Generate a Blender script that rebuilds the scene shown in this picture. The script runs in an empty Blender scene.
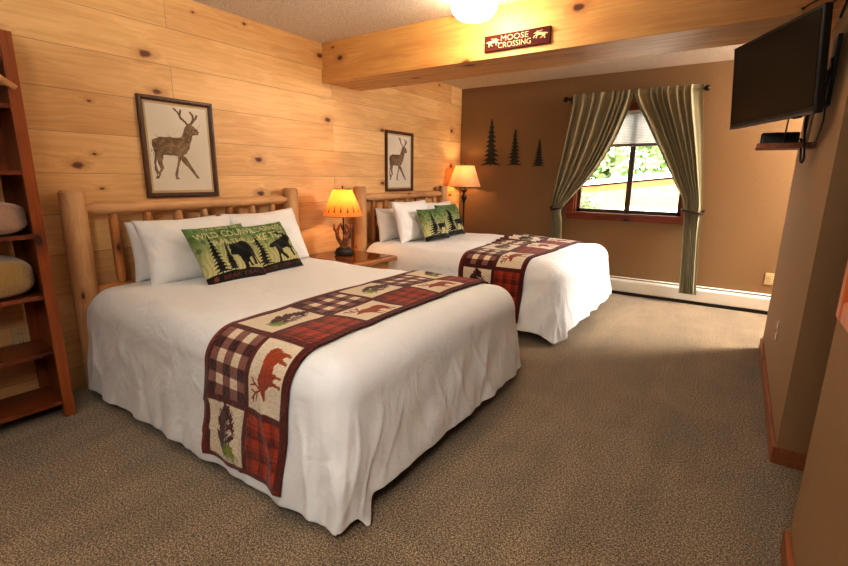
import bpy, bmesh, math, random
import numpy as np
from mathutils import Vector, Matrix, Euler, Quaternion

random.seed(7); rng = np.random.default_rng(11)
C = bpy.context.scene.collection
PI = math.pi

# ------------------------------------------------------------------ room numbers (metres)
CEIL = 2.44          # pine wall is x=0, floor z=0, camera over y=0
YW = 5.647           # window wall
CAM = (3.236, 0.0, 1.2944)

def lin(c):
    c = np.asarray(c, float) / 255.0
    return np.where(c <= .04045, c / 12.92, ((c + .055) / 1.055) ** 2.4)
def rgba(c): return tuple(lin(c)) + (1.0,)

# ------------------------------------------------------------------ object helpers
def tag(o, label=None, cat=None, group=None, kind=None):
    if label: o['label'] = label
    if cat: o['category'] = cat
    if group: o['group'] = group
    if kind: o['kind'] = kind
    return o

ROOTS = {}
def thing(name, loc, label, cat, group=None, kind=None):
    o = bpy.data.objects.new(name, None); C.objects.link(o); o.location = loc
    o.empty_display_size = .05
    ROOTS[o.name] = Vector(loc)
    return tag(o, label, cat, group, kind)

def wloc(o):
    v = Vector((0, 0, 0))
    while o is not None:
        v += Vector(o.location); o = o.parent
    return v

class MB:
    """collects vertices and faces (world coordinates); build() links ONE mesh object"""
    def __init__(s): s.v = []; s.f = []
    def add(s, v, f):
        n = len(s.v); s.v += [tuple(map(float, p)) for p in v]; s.f += [tuple(i + n for i in q) for q in f]; return s
    def box(s, c, d, bev=0.0, rot=None, seg=2):
        bm = bmesh.new(); bmesh.ops.create_cube(bm, size=1)
        bmesh.ops.scale(bm, vec=d, verts=bm.verts)
        if bev: bmesh.ops.bevel(bm, geom=bm.edges[:], offset=bev, segments=seg, affect='EDGES', profile=.5)
        M = Matrix.Translation(c) @ (rot.to_matrix().to_4x4() if rot is not None else Matrix())
        bmesh.ops.transform(bm, matrix=M, verts=bm.verts)
        bm.verts.index_update()
        s.add([v.co for v in bm.verts], [[v.index for v in f.verts] for f in bm.faces]); bm.free(); return s
    def bb(s, x0, x1, y0, y1, z0, z1, bev=0.0):
        return s.box(((x0+x1)/2, (y0+y1)/2, (z0+z1)/2), (abs(x1-x0), abs(y1-y0), abs(z1-z0)), bev)
    def tube(s, pts, rad, n=10, smooth_path=True, cap=True, sub=6):
        pts = [Vector(p) for p in pts]
        rad = list(rad) if hasattr(rad, '__len__') else [rad] * len(pts)
        if smooth_path and len(pts) > 2:
            P, R_ = [], []
            for i in range(len(pts) - 1):
                p0 = pts[max(i-1, 0)]; p1 = pts[i]; p2 = pts[i+1]; p3 = pts[min(i+2, len(pts)-1)]
                for k in range(sub):
                    t = k / sub
                    P.append(.5*((2*p1)+(p2-p0)*t+(2*p0-5*p1+4*p2-p3)*t*t+(3*p1-p0-3*p2+p3)*t**3))
                    R_.append(rad[i]*(1-t)+rad[i+1]*t)
            P.append(pts[-1]); R_.append(rad[-1]); pts, rad = P, R_
        m = len(pts); v = []; f = []
        up = Vector((0, 0, 1))
        t0 = (pts[1]-pts[0]).normalized()
        if abs(t0.dot(up)) > .95: up = Vector((1, 0, 0))
        nrm = (up - t0*up.dot(t0)).normalized()
        for i, p in enumerate(pts):
            t = (pts[min(i+1, m-1)] - pts[max(i-1, 0)]).normalized()
            nrm = (nrm - t*nrm.dot(t)).normalized(); b = t.cross(nrm)
            for k in range(n):
                a = 2*PI*k/n; v.append(p + (nrm*math.cos(a)+b*math.sin(a))*rad[i])
        for i in range(m-1):
            for k in range(n):
                k2 = (k+1) % n; f.append((i*n+k, i*n+k2, (i+1)*n+k2, (i+1)*n+k))
        if cap: f.append(tuple(range(n))[::-1]); f.append(tuple((m-1)*n+k for k in range(n)))
        return s.add(v, f)
    def lathe(s, prof, c, n=32, cap=True):
        v = []; f = []
        for r, z in prof:
            for k in range(n):
                a = 2*PI*k/n; v.append((c[0]+r*math.cos(a), c[1]+r*math.sin(a), c[2]+z))
        for i in range(len(prof)-1):
            for k in range(n):
                k2 = (k+1) % n; f.append((i*n+k, i*n+k2, (i+1)*n+k2, (i+1)*n+k))
        if cap:
            f.append(tuple(range(n))[::-1]); f.append(tuple((len(prof)-1)*n+k for k in range(n)))
        return s.add(v, f)
    def prism(s, poly, origin, ux, uy, depth):
        """2-D polygon extruded: front face at origin + depth*n, ear-clipped"""
        from mathutils.geometry import tessellate_polygon
        o = Vector(origin); ux = Vector(ux); uy = Vector(uy); n = ux.cross(uy).normalized()
        m = len(poly); fr = [o+ux*p[0]+uy*p[1]+n*depth for p in poly]; bk = [o+ux*p[0]+uy*p[1] for p in poly]
        tri = tessellate_polygon([[Vector((p[0], p[1], 0)) for p in poly]])
        f = [tuple(t) for t in tri] + [tuple(i+m for i in t)[::-1] for t in tri] + [(i, (i+1) % m, m+(i+1) % m, m+i) for i in range(m)]
        return s.add(fr+bk, f)
    def build(s, name, mat, parent=None, smooth=False, col=None, angle=None, fixn=True):
        v = np.array(s.v, float)
        c = (v.min(0)+v.max(0))/2
        me = bpy.data.meshes.new(name); me.from_pydata((v-c).tolist(), [], s.f); me.update()
        if fixn:
            bm = bmesh.new(); bm.from_mesh(me); bmesh.ops.recalc_face_normals(bm, faces=bm.faces); bm.to_mesh(me); bm.free()
        me.materials.append(mat)
        if smooth: me.polygons.foreach_set('use_smooth', [True]*len(me.polygons))
        if angle: me.set_sharp_from_angle(angle=math.radians(angle))
        if col is not None: setcol(me, col)
        o = bpy.data.objects.new(name, me); C.objects.link(o)
        pl = wloc(parent) if parent is not None else Vector((0, 0, 0))
        o.location = Vector(c) - pl
        if parent is not None: o.parent = parent
        return o

def setcol(me, col):
    a = me.color_attributes.new(name='Col', type='FLOAT_COLOR', domain='POINT')
    d = np.ones((len(me.vertices), 4), np.float32); d[:, :3] = col
    a.data.foreach_set('color', d.ravel())

def gridmesh(name, P, mat, parent=None, col=None, smooth=True, wrap=False, flip=False):
    """P: (n,m,3) array of world points"""
    n, m = P.shape[:2]
    idx = np.arange(n*m).reshape(n, m)
    q = np.stack([idx[:-1, :-1], idx[1:, :-1], idx[1:, 1:], idx[:-1, 1:]], -1).reshape(-1, 4)
    if flip: q = q[:, ::-1]
    v = P.reshape(-1, 3); c = (v.min(0)+v.max(0))/2
    me = bpy.data.meshes.new(name)
    me.vertices.add(len(v)); me.vertices.foreach_set('co', (v-c).astype(np.float32).ravel())
    me.loops.add(len(q)*4); me.loops.foreach_set('vertex_index', q.astype(np.int32).ravel())
    me.polygons.add(len(q)); me.polygons.foreach_set('loop_start', np.arange(0, len(q)*4, 4, dtype=np.int32))
    me.update(calc_edges=True); me.validate()
    if smooth: me.polygons.foreach_set('use_smooth', [True]*len(me.polygons))
    me.materials.append(mat)
    if col is not None: setcol(me, col.reshape(-1, 3))
    o = bpy.data.objects.new(name, me); C.objects.link(o)
    pl = wloc(parent) if parent is not None else Vector((0, 0, 0))
    o.location = Vector(c)-pl
    if parent is not None: o.parent = parent
    return o

def struct(o): o['kind'] = 'structure'; return o

# ------------------------------------------------------------------ materials
def newmat(name):
    m = bpy.data.materials.new(name); m.use_nodes = True
    nt = m.node_tree; nt.nodes.clear()
    out = nt.nodes.new('ShaderNodeOutputMaterial'); b = nt.nodes.new('ShaderNodeBsdfPrincipled')
    nt.links.new(b.outputs[0], out.inputs[0])
    return m, nt, b, out
def N(nt, t, **kw):
    n = nt.nodes.new(t)
    for k, v in kw.items():
        if k in n.inputs: n.inputs[k].default_value = v
        else: setattr(n, k, v)
    return n
def L(nt, a, b): nt.links.new(a, b)
def ramp(nt, stops, interp='LINEAR'):
    r = nt.nodes.new('ShaderNodeValToRGB'); r.color_ramp.interpolation = interp
    e = r.color_ramp.elements
    while len(e) < len(stops): e.new(.5)
    for x, (p, c) in zip(e, stops):
        x.position = p; x.color = c if len(c) == 4 else rgba(c)
    return r
def mixc(nt, f, a, b, mode='MIX'):
    m = nt.nodes.new('ShaderNodeMix'); m.data_type = 'RGBA'; m.blend_type = mode
    for s, x in ((0, f), (6, a), (7, b)):
        if hasattr(x, 'links'): nt.links.new(x, m.inputs[s])
        else: m.inputs[s].default_value = x
    return m.outputs[2]
def math_(nt, op, a, b=None, clamp=False):
    m = nt.nodes.new('ShaderNodeMath'); m.operation = op; m.use_clamp = clamp
    for i, x in enumerate((a, b)):
        if x is None: continue
        if hasattr(x, 'links'): nt.links.new(x, m.inputs[i])
        else: m.inputs[i].default_value = x
    return m.outputs[0]
def bump(nt, b, h, strength=.3, dist=.01):
    k = nt.nodes.new('ShaderNodeBump'); k.inputs['Strength'].default_value = strength; k.inputs['Distance'].default_value = dist
    nt.links.new(h, k.inputs['Height']); nt.links.new(k.outputs[0], b.inputs['Normal']); return k

def plain(name, c, rough=.6, metal=0.0, noise=0.0, nscale=30, bumpy=0.0, spec=None):
    m, nt, b, _ = newmat(name)
    b.inputs['Base Color'].default_value = rgba(c); b.inputs['Roughness'].default_value = rough; b.inputs['Metallic'].default_value = metal
    if spec is not None: b.inputs['Specular IOR Level'].default_value = spec
    tc = N(nt, 'ShaderNodeTexCoord'); nz = N(nt, 'ShaderNodeTexNoise', Scale=nscale, Detail=4.0)
    L(nt, tc.outputs['Object'], nz.inputs['Vector'])
    if noise:
        r = ramp(nt, [(.3, tuple(np.clip(lin(c)*(1-noise), 0, 1))+(1,)), (.7, tuple(np.clip(lin(c)*(1+noise), 0, 1))+(1,))])
        L(nt, nz.outputs['Fac'], r.inputs[0]); L(nt, r.outputs[0], b.inputs['Base Color'])
    if bumpy: bump(nt, b, nz.outputs['Fac'], bumpy, .004)
    return m

def wood(name, light, dark, axis='y', knots=True, rough=.5, scale=1.0, planks=None, contrast=.6, kdens=.35):
    """grain runs along `axis`; planks=(wide axis, height, z offset, length) makes a boarded wall with seams"""
    m, nt, b, _ = newmat(name)
    tc = N(nt, 'ShaderNodeTexCoord'); geo = N(nt, 'ShaderNodeNewGeometry')
    src = geo.outputs['Position'] if planks else tc.outputs['Object']
    sep = N(nt, 'ShaderNodeSeparateXYZ'); L(nt, src, sep.inputs[0])
    ax = {'x': (0, 1, 2), 'y': (1, 0, 2), 'z': (2, 0, 1)}[axis]
    along, p, q = (sep.outputs[i] for i in ax)
    rnd = None; mort = None
    if planks:
        hgt, off, length = planks
        zz = math_(nt, 'ADD', sep.outputs[2], off); yy = math_(nt, 'ADD', along, .35)
        cv = N(nt, 'ShaderNodeCombineXYZ'); L(nt, yy, cv.inputs[0]); L(nt, zz, cv.inputs[1])
        br = N(nt, 'ShaderNodeTexBrick', Scale=1.0); br.offset = .41; br.offset_frequency = 2; br.squash = 1.0
        br.inputs['Color1'].default_value = (0, 0, 0, 1); br.inputs['Color2'].default_value = (1, 1, 1, 1)
        br.inputs['Mortar'].default_value = (.5, .5, .5, 1)
        br.inputs['Mortar Size'].default_value = .0017; br.inputs['Mortar Smooth'].default_value = .3; br.inputs['Bias'].default_value = 0
        br.inputs['Brick Width'].default_value = length; br.inputs['Row Height'].default_value = hgt
        L(nt, cv.outputs[0], br.inputs['Vector'])
        rnd = math_(nt, 'MULTIPLY', br.outputs['Color'], 7.0); mort = br.outputs['Fac']
    else:
        oi = N(nt, 'ShaderNodeObjectInfo'); rnd = math_(nt, 'MULTIPLY', oi.outputs['Random'], 7.0)
    # slow wander so that grain is not ruler straight
    c1 = N(nt, 'ShaderNodeCombineXYZ')
    L(nt, math_(nt, 'MULTIPLY', along, 1.3*scale), c1.inputs[0]); L(nt, math_(nt, 'MULTIPLY', p, 3.0*scale), c1.inputs[1]); L(nt, math_(nt, 'MULTIPLY', q, 3.0*scale), c1.inputs[2])
    c1b = N(nt, 'ShaderNodeVectorMath', operation='ADD'); L(nt, c1.outputs[0], c1b.inputs[0]); L(nt, rnd, c1b.inputs[1])
    wn = N(nt, 'ShaderNodeTexNoise', Scale=1.4, Detail=2.0); L(nt, c1b.outputs[0], wn.inputs['Vector'])
    # knots
    kn = N(nt, 'ShaderNodeCombineXYZ')
    L(nt, math_(nt, 'MULTIPLY', along, 2.6*scale), kn.inputs[0])
    L(nt, math_(nt, 'ADD', math_(nt, 'MULTIPLY', math_(nt, 'ADD', p, q), 4.6*scale), rnd), kn.inputs[1])
    vo = N(nt, 'ShaderNodeTexVoronoi', Scale=1.0); vo.voronoi_dimensions = '2D'; L(nt, kn.outputs[0], vo.inputs['Vector'])
    vs = N(nt, 'ShaderNodeSeparateXYZ'); L(nt, vo.outputs['Color'], vs.inputs[0])
    on = math_(nt, 'LESS_THAN', vs.outputs[0], kdens if knots else 0.0)
    rad = math_(nt, 'ADD', math_(nt, 'MULTIPLY', vs.outputs[1], .085), .035)
    kd = math_(nt, 'DIVIDE', vo.outputs['Distance'], rad)
    nn = N(nt, 'ShaderNodeTexNoise', Scale=9.0, Detail=2.0); L(nt, kn.outputs[0], nn.inputs['Vector'])
    kd = math_(nt, 'MULTIPLY', kd, math_(nt, 'ADD', math_(nt, 'MULTIPLY', nn.outputs['Fac'], .9), .55))
    near = math_(nt, 'MULTIPLY', math_(nt, 'SUBTRACT', 1.0, math_(nt, 'DIVIDE', kd, 5.0), True), on)
    # fine grain
    c2 = N(nt, 'ShaderNodeCombineXYZ')
    warp = math_(nt, 'ADD', math_(nt, 'MULTIPLY', wn.outputs['Fac'], .10), math_(nt, 'MULTIPLY', near, .02))
    L(nt, math_(nt, 'MULTIPLY', along, .9), c2.inputs[0])
    L(nt, math_(nt, 'MULTIPLY', math_(nt, 'ADD', p, warp), 34.0*scale), c2.inputs[1]); L(nt, math_(nt, 'MULTIPLY', math_(nt, 'ADD', q, warp), 34.0*scale), c2.inputs[2])
    c2b = N(nt, 'ShaderNodeVectorMath', operation='ADD'); L(nt, c2.outputs[0], c2b.inputs[0]); L(nt, rnd, c2b.inputs[1])
    gn = N(nt, 'ShaderNodeTexNoise', Scale=1.6, Detail=3.0, Roughness=.6); L(nt, c2b.outputs[0], gn.inputs['Vector'])
    g = math_(nt, 'ADD', math_(nt, 'MULTIPLY', gn.outputs['Fac'], contrast), math_(nt, 'MULTIPLY', wn.outputs['Fac'], 1-contrast))
    mid = tuple((np.array(light)*.55+np.array(dark)*.45))
    r = ramp(nt, [(.30, dark), (.47, mid), (.62, light)]); L(nt, g, r.inputs[0])
    col = r.outputs[0]
    if planks:
        pr = ramp(nt, [(0, (236, 224, 212)), (.5, (248, 243, 238)), (1, (255, 255, 255))]); L(nt, br.outputs['Color'], pr.inputs[0])
        col = mixc(nt, 1.0, col, pr.outputs[0], 'MULTIPLY')
    if knots:
        halo = math_(nt, 'MULTIPLY', math_(nt, 'SUBTRACT', 1.0, math_(nt, 'DIVIDE', kd, 2.6), True), on)
        col = mixc(nt, math_(nt, 'MULTIPLY', halo, .75), col, tuple(lin(np.array(dark)*[.84, .72, .62]))+(1,))
        core = math_(nt, 'MULTIPLY', math_(nt, 'MULTIPLY', math_(nt, 'SUBTRACT', 1.0, kd, True), 2.2, True), on)
        col = mixc(nt, core, col, tuple(lin(np.array(dark)*[.50, .36, .28]))+(1,))
    if mort is not None:
        col = mixc(nt, math_(nt, 'MULTIPLY', mort, .6), col, rgba((96, 58, 28)))
    L(nt, col, b.inputs['Base Color'])
    b.inputs['Roughness'].default_value = rough
    h = gn.outputs['Fac']
    if mort is not None: h = math_(nt, 'SUBTRACT', math_(nt, 'MULTIPLY', gn.outputs['Fac'], .3), math_(nt, 'MULTIPLY', mort, 3.0))
    bump(nt, b, h, .25, .003)
    return m

def fabric(name, c, wr=.25, rough=.92, wscale=9, weave=900, attr=False, sheen=.15, quilt=False, translucent=0.0):
    m, nt, b, out = newmat(name)
    b.inputs['Roughness'].default_value = rough; b.inputs['Sheen Weight'].default_value = sheen; b.inputs['Specular IOR Level'].default_value = .2
    tc = N(nt, 'ShaderNodeTexCoord')
    n1 = N(nt, 'ShaderNodeTexNoise', Scale=wscale, Detail=5.0, Roughness=.55, Distortion=.6); L(nt, tc.outputs['Object'], n1.inputs['Vector'])
    n2 = N(nt, 'ShaderNodeTexNoise', Scale=weave, Detail=1.0); L(nt, tc.outputs['Object'], n2.inputs['Vector'])
    if attr:
        at = N(nt, 'ShaderNodeAttribute', attribute_name='Col'); base = at.outputs['Color']
        r = ramp(nt, [(.25, (200, 200, 200)), (.75, (255, 255, 255))]); L(nt, n2.outputs['Fac'], r.inputs[0])
        base = mixc(nt, 1.0, base, r.outputs[0], 'MULTIPLY')
        L(nt, base, b.inputs['Base Color'])
    else:
        b.inputs['Base Color'].default_value = rgba(c)
    h = math_(nt, 'ADD', n1.outputs['Fac'], math_(nt, 'MULTIPLY', n2.outputs['Fac'], .04))
    if quilt:
        v = N(nt, 'ShaderNodeTexVoronoi', Scale=34.0); v.feature = 'DISTANCE_TO_EDGE'; L(nt, tc.outputs['Object'], v.inputs['Vector'])
        h = math_(nt, 'ADD', math_(nt, 'MULTIPLY', h, .25), math_(nt, 'MULTIPLY', math_(nt, 'MINIMUM', v.outputs['Distance'], .16), 3.5))
    bump(nt, b, h, wr, .02 if not quilt else .006)
    return m

def emissive(name, c, s):
    m, nt, b, out = newmat(name)
    b.inputs['Base Color'].default_value = rgba(c); b.inputs['Emission Color'].default_value = rgba(c); b.inputs['Emission Strength'].default_value = s
    tc = N(nt, 'ShaderNodeTexCoord'); nz = N(nt, 'ShaderNodeTexNoise', Scale=6.0); L(nt, tc.outputs['Object'], nz.inputs['Vector'])
    r = ramp(nt, [(0, tuple(lin(c)*.97)+(1,)), (1, rgba(c))]); L(nt, nz.outputs['Fac'], r.inputs[0]); L(nt, r.outputs[0], b.inputs['Emission Color'])
    return m

def shade_mat(name, c, attr=False, trans=.55):
    m, nt, b, out = newmat(name)
    b.inputs['Roughness'].default_value = .85; b.inputs['Base Color'].default_value = rgba(c)
    t = N(nt, 'ShaderNodeBsdfTranslucent'); t.inputs[0].default_value = rgba(c)
    mx = N(nt, 'ShaderNodeMixShader'); mx.inputs[0].default_value = trans
    tc = N(nt, 'ShaderNodeTexCoord'); nz = N(nt, 'ShaderNodeTexNoise', Scale=14.0, Detail=3.0); L(nt, tc.outputs['Object'], nz.inputs['Vector'])
    r = ramp(nt, [(.3, tuple(lin(c)*.88)+(1,)), (.7, rgba(c))]); L(nt, nz.outputs['Fac'], r.inputs[0]); cc = r.outputs[0]
    if attr:
        at = N(nt, 'ShaderNodeAttribute', attribute_name='Col'); cc = mixc(nt, 1.0, cc, at.outputs['Color'], 'MULTIPLY')
    L(nt, cc, b.inputs['Base Color']); L(nt, cc, t.inputs[0])
    L(nt, b.outputs[0], mx.inputs[1]); L(nt, t.outputs[0], mx.inputs[2]); L(nt, mx.outputs[0], out.inputs[0])
    return m

def attr_mat(name, rough=.6, spec=.3):
    m, nt, b, _ = newmat(name)
    at = N(nt, 'ShaderNodeAttribute', attribute_name='Col')
    tc = N(nt, 'ShaderNodeTexCoord'); nz = N(nt, 'ShaderNodeTexNoise', Scale=200.0, Detail=2.0); L(nt, tc.outputs['Object'], nz.inputs['Vector'])
    r = ramp(nt, [(.3, (235, 235, 235)), (.7, (255, 255, 255))]); L(nt, nz.outputs['Fac'], r.inputs[0])
    L(nt, mixc(nt, 1.0, at.outputs['Color'], r.outputs[0], 'MULTIPLY'), b.inputs['Base Color'])
    b.inputs['Roughness'].default_value = rough; b.inputs['Specular IOR Level'].default_value = spec
    return m

PLANKS = (.232, .095, 3.6)     # z = 1.297 falls on a seam
M_pine = wood('pine_boards', (238, 202, 144), (212, 166, 108), 'y', planks=PLANKS, contrast=.55, kdens=.36)
M_beam = wood('pine_beam', (206, 158, 92), (180, 124, 66), 'x', contrast=.5, scale=.9, kdens=.4)
M_beamdark = wood('pine_beam_lower', (214, 172, 120), (168, 122, 76), 'x', contrast=.7, scale=.8, kdens=.3)
M_log = wood('peeled_log', (210, 168, 120), (170, 124, 80), 'z', contrast=.4, scale=1.4, kdens=.25)
M_logdark = wood('peeled_log_bark', (196, 138, 78), (128, 76, 36), 'z', contrast=.5, scale=1.4, kdens=.3)
M_red = wood('red_stained_pine', (150, 80, 30), (98, 46, 17), 'z', contrast=.5, kdens=.25, rough=.4)
M_redx = wood('red_stained_shelf', (122, 60, 26), (80, 34, 13), 'y', contrast=.5, kdens=.2, rough=.4)
M_trim = wood('window_trim_wood', (146, 70, 30), (98, 42, 16), 'x', contrast=.5, kdens=.2, rough=.4)
M_base = wood('baseboard_wood', (158, 96, 54), (112, 62, 32), 'y', contrast=.5, kdens=.2, rough=.5)
M_night = wood('nightstand_wood', (190, 130, 74), (118, 70, 34), 'y', contrast=.5, kdens=.3, rough=.25)
M_frame = wood('picture_frame_wood', (104, 68, 40), (52, 32, 18), 'z', contrast=.7, knots=False, rough=.4, scale=2)
M_paint = plain('tan_brown_paint', (142, 113, 77), .75, noise=.03, nscale=60, bumpy=.12)
M_paint2 = plain('taupe_brown_paint', (150, 118, 82), .75, noise=.03, nscale=60, bumpy=.12)
M_white = plain('white_enamel', (222, 218, 206), .45, noise=.01)
M_blackmetal = plain('black_metal', (26, 22, 20), .5, .4, noise=.1)
M_bronze = plain('dark_bronze', (52, 40, 32), .45, .5, noise=.15)
M_plastic = plain('black_plastic', (14, 13, 13), .38, noise=.05)
M_screen = plain('tv_glass', (12, 10, 9), .25, noise=.02, spec=.25)
M_silver = plain('silver_plastic', (92, 92, 100), .35, .3, noise=.03)
M_beige = plain('beige_plastic', (206, 186, 146), .4, noise=.02)
M_ivory = plain('ivory_plastic', (196, 178, 156), .4, noise=.02)
M_slot = plain('socket_dark', (40, 32, 26), .6)
M_sheet = fabric('white_cotton', (235, 236, 236), wr=.9, wscale=5)
M_pillow = fabric('white_pillow_cotton', (239, 239, 238), wr=.9, wscale=6)
M_quilt = fabric('quilted_print', (255, 255, 255), wr=.55, attr=True, quilt=True, weave=500)
M_print = fabric('printed_pillow_cloth', (255, 255, 255), wr=.2, attr=True, weave=700)
M_curt = fabric('olive_curtain', (255, 255, 255), wr=.1, attr=True, weave=900, sheen=.1)
M_mat = plain('picture_mat', (196, 172, 130), .8, noise=.03)
M_sketch = attr_mat('sketch_paper', .8)
M_mattress = fabric('mattress_cloth', (205, 198, 186), wr=.1)
M_sign = plain('maroon_sign_paint', (68, 18, 12), .7, noise=.15, nscale=40, spec=.15)
M_signtext = plain('cream_sign_paint', (196, 152, 106), .6, noise=.05)
M_antler = plain('antler_brown', (128, 82, 46), .5, noise=.4, nscale=40)
M_rock = plain('dark_carved_base', (42, 36, 28), .6, noise=.4, nscale=50, bumpy=.5)
M_decal = plain('dark_green_metal', (36, 40, 24), .65, .1, noise=.2)
M_blanketpink = fabric('pinkish_fleece', (168, 138, 118), wr=.6, wscale=60, weave=300, sheen=.5)
M_blankettan = fabric('tan_fleece', (158, 128, 76), wr=.6, wscale=60, weave=300, sheen=.5)
M_hanger = wood('hanger_wood', (222, 170, 120), (190, 130, 80), 'y', knots=False, rough=.35, scale=2)
M_steel = plain('hook_steel', (150, 145, 138), .3, .9)
M_cord = plain('brown_cord', (98, 74, 50), .8, noise=.2)
M_cordwhite = plain('white_cord', (226, 214, 190), .6)
M_sash = plain('bronze_window_frame', (74, 66, 50), .45, .3, noise=.06)

def carpet():
    m, nt, b, _ = newmat('carpet')
    g = N(nt, 'ShaderNodeNewGeometry')
    n1 = N(nt, 'ShaderNodeTexNoise', Scale=210.0, Detail=1.0, Roughness=.7); L(nt, g.outputs['Position'], n1.inputs['Vector'])
    n2 = N(nt, 'ShaderNodeTexNoise', Scale=2.2, Detail=3.0, Distortion=1.2); L(nt, g.outputs['Position'], n2.inputs['Vector'])
    n4 = N(nt, 'ShaderNodeTexNoise', Scale=105.0, Detail=2.0, Roughness=.65); L(nt, g.outputs['Position'], n4.inputs['Vector'])
    mp = N(nt, 'ShaderNodeMapping'); mp.inputs['Scale'].default_value = (7, .8, 1); mp.inputs['Rotation'].default_value = (0, 0, .35)
    L(nt, g.outputs['Position'], mp.inputs[0])
    n3 = N(nt, 'ShaderNodeTexNoise', Scale=1.0, Detail=2.0); L(nt, mp.outputs[0], n3.inputs['Vector'])
    f = math_(nt, 'ADD', math_(nt, 'MULTIPLY', n1.outputs['Fac'], .55), math_(nt, 'MULTIPLY', n4.outputs['Fac'], .45))
    r = ramp(nt, [(.37, (66, 54, 39)), (.5, (135, 115, 88)), (.63, (208, 187, 156))]); L(nt, f, r.inputs[0])
    w = math_(nt, 'ADD', math_(nt, 'MULTIPLY', n2.outputs['Fac'], .5), math_(nt, 'MULTIPLY', n3.outputs['Fac'], .5))
    r2 = ramp(nt, [(.35, (214, 214, 214)), (.65, (255, 252, 248))]); L(nt, w, r2.inputs[0])
    L(nt, mixc(nt, 1.0, r.outputs[0], r2.outputs[0], 'MULTIPLY'), b.inputs['Base Color'])
    b.inputs['Roughness'].default_value = 1.0; b.inputs['Specular IOR Level'].default_value = .05; b.inputs['Sheen Weight'].default_value = .2
    bump(nt, b, f, .9, .012)
    return m
M_carpet = carpet()
def popcorn():
    m, nt, b, _ = newmat('popcorn_ceiling')
    g = N(nt, 'ShaderNodeNewGeometry')
    n1 = N(nt, 'ShaderNodeTexNoise', Scale=95.0, Detail=3.0, Roughness=.6); L(nt, g.outputs['Position'], n1.inputs['Vector'])
    r = ramp(nt, [(.35, (198, 182, 162)), (.65, (232, 220, 204))]); L(nt, n1.outputs['Fac'], r.inputs[0]); L(nt, r.outputs[0], b.inputs['Base Color'])
    b.inputs['Roughness'].default_value = .95
    bump(nt, b, n1.outputs['Fac'], .8, .012)
    return m
M_ceil = popcorn()
def glassmat():
    m, nt, b, out = newmat('window_glass')
    t = N(nt, 'ShaderNodeBsdfTransparent'); g = N(nt, 'ShaderNodeBsdfGlossy', Roughness=.02)
    lw = N(nt, 'ShaderNodeLayerWeight', Blend=.15); mx = N(nt, 'ShaderNodeMixShader')
    nt.nodes.remove(b)
    L(nt, math_(nt, 'MULTIPLY', lw.outputs['Fresnel'], .5), mx.inputs[0]); L(nt, t.outputs[0], mx.inputs[1]); L(nt, g.outputs[0], mx.inputs[2]); L(nt, mx.outputs[0], out.inputs[0])
    return m
M_glass = glassmat()
def nightglass():
    m, nt, b, out = newmat('glass_top')
    b.inputs['Base Color'].default_value = rgba((120, 66, 26)); b.inputs['Roughness'].default_value = .06
    tc = N(nt, 'ShaderNodeTexCoord'); nz = N(nt, 'ShaderNodeTexNoise', Scale=9.0, Detail=4.0); L(nt, tc.outputs['Object'], nz.inputs['Vector'])
    r = ramp(nt, [(.35, (84, 44, 18)), (.65, (150, 88, 40))]); L(nt, nz.outputs['Fac'], r.inputs[0]); L(nt, r.outputs[0], b.inputs['Base Color'])
    return m
M_ntop = nightglass()

# ------------------------------------------------------------------ 2-D raster (used for vertex colours on fine grids)
class Ras:
    def __init__(s, W, H, res, base):
        s.W, s.H = W, H; s.n = max(2, int(round(W/res))+1); s.m = max(2, int(round(H/res))+1)
        s.X, s.Y = np.meshgrid(np.linspace(0, W, s.n), np.linspace(0, H, s.m), indexing='ij')
        s.c = np.empty((s.n, s.m, 3)); s.c[:] = lin(base)
    def inside(s, poly):
        poly = np.asarray(poly, float); ins = np.zeros(s.X.shape, bool)
        x0, y0 = poly.min(0); x1, y1 = poly.max(0)
        i0, i1 = np.searchsorted(s.X[:, 0], [x0, x1]); j0, j1 = np.searchsorted(s.Y[0], [y0, y1])
        i1 += 1; j1 += 1
        X = s.X[i0:i1, j0:j1]; Y = s.Y[i0:i1, j0:j1]
        if X.size == 0: return ins
        r = np.zeros(X.shape, bool); m = len(poly)
        for k in range(m):
            ax, ay = poly[k]; bx, by = poly[(k+1) % m]
            if ay == by: continue
            c = (ay > Y) != (by > Y)
            r ^= c & (X < (bx-ax)*(Y-ay)/(by-ay)+ax)
        ins[i0:i1, j0:j1] = r; return ins
    def poly(s, p, col, mask=None):
        i = s.inside(p)
        if mask is not None: i &= mask
        s.c[i] = lin(col); return i
    def rect(s, x0, x1, y0, y1, col):
        i = (s.X >= x0) & (s.X <= x1) & (s.Y >= y0) & (s.Y <= y1); s.c[i] = lin(col); return i
    def stroke(s, pts, w, col, a=1.0):
        pts = np.asarray(pts, float); w = np.broadcast_to(np.asarray(w, float), len(pts))
        for k in range(len(pts)-1):
            a0, b0 = pts[k], pts[k+1]; d = b0-a0; l = d@d+1e-12
            t = np.clip(((s.X-a0[0])*d[0]+(s.Y-a0[1])*d[1])/l, 0, 1)
            D = np.hypot(s.X-a0[0]-t*d[0], s.Y-a0[1]-t*d[1])
            i = D < (w[k]*(1-t)+w[k+1]*t)/2
            s.c[i] = s.c[i]*(1-a)+lin(col)*a
    def text(s, txt, x0, y0, h, col, w=None, mask=None):
        v, f = text_tris(txt); v = v.copy()
        mn = v.min(0); mx = v.max(0); k = h/(mx[1]-mn[1]); kx = k if w is None else w/(mx[0]-mn[0])
        v = (v-mn)*[kx, k]+[x0, y0]
        for t in f: s.poly(v[list(t)], col, mask)

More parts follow.
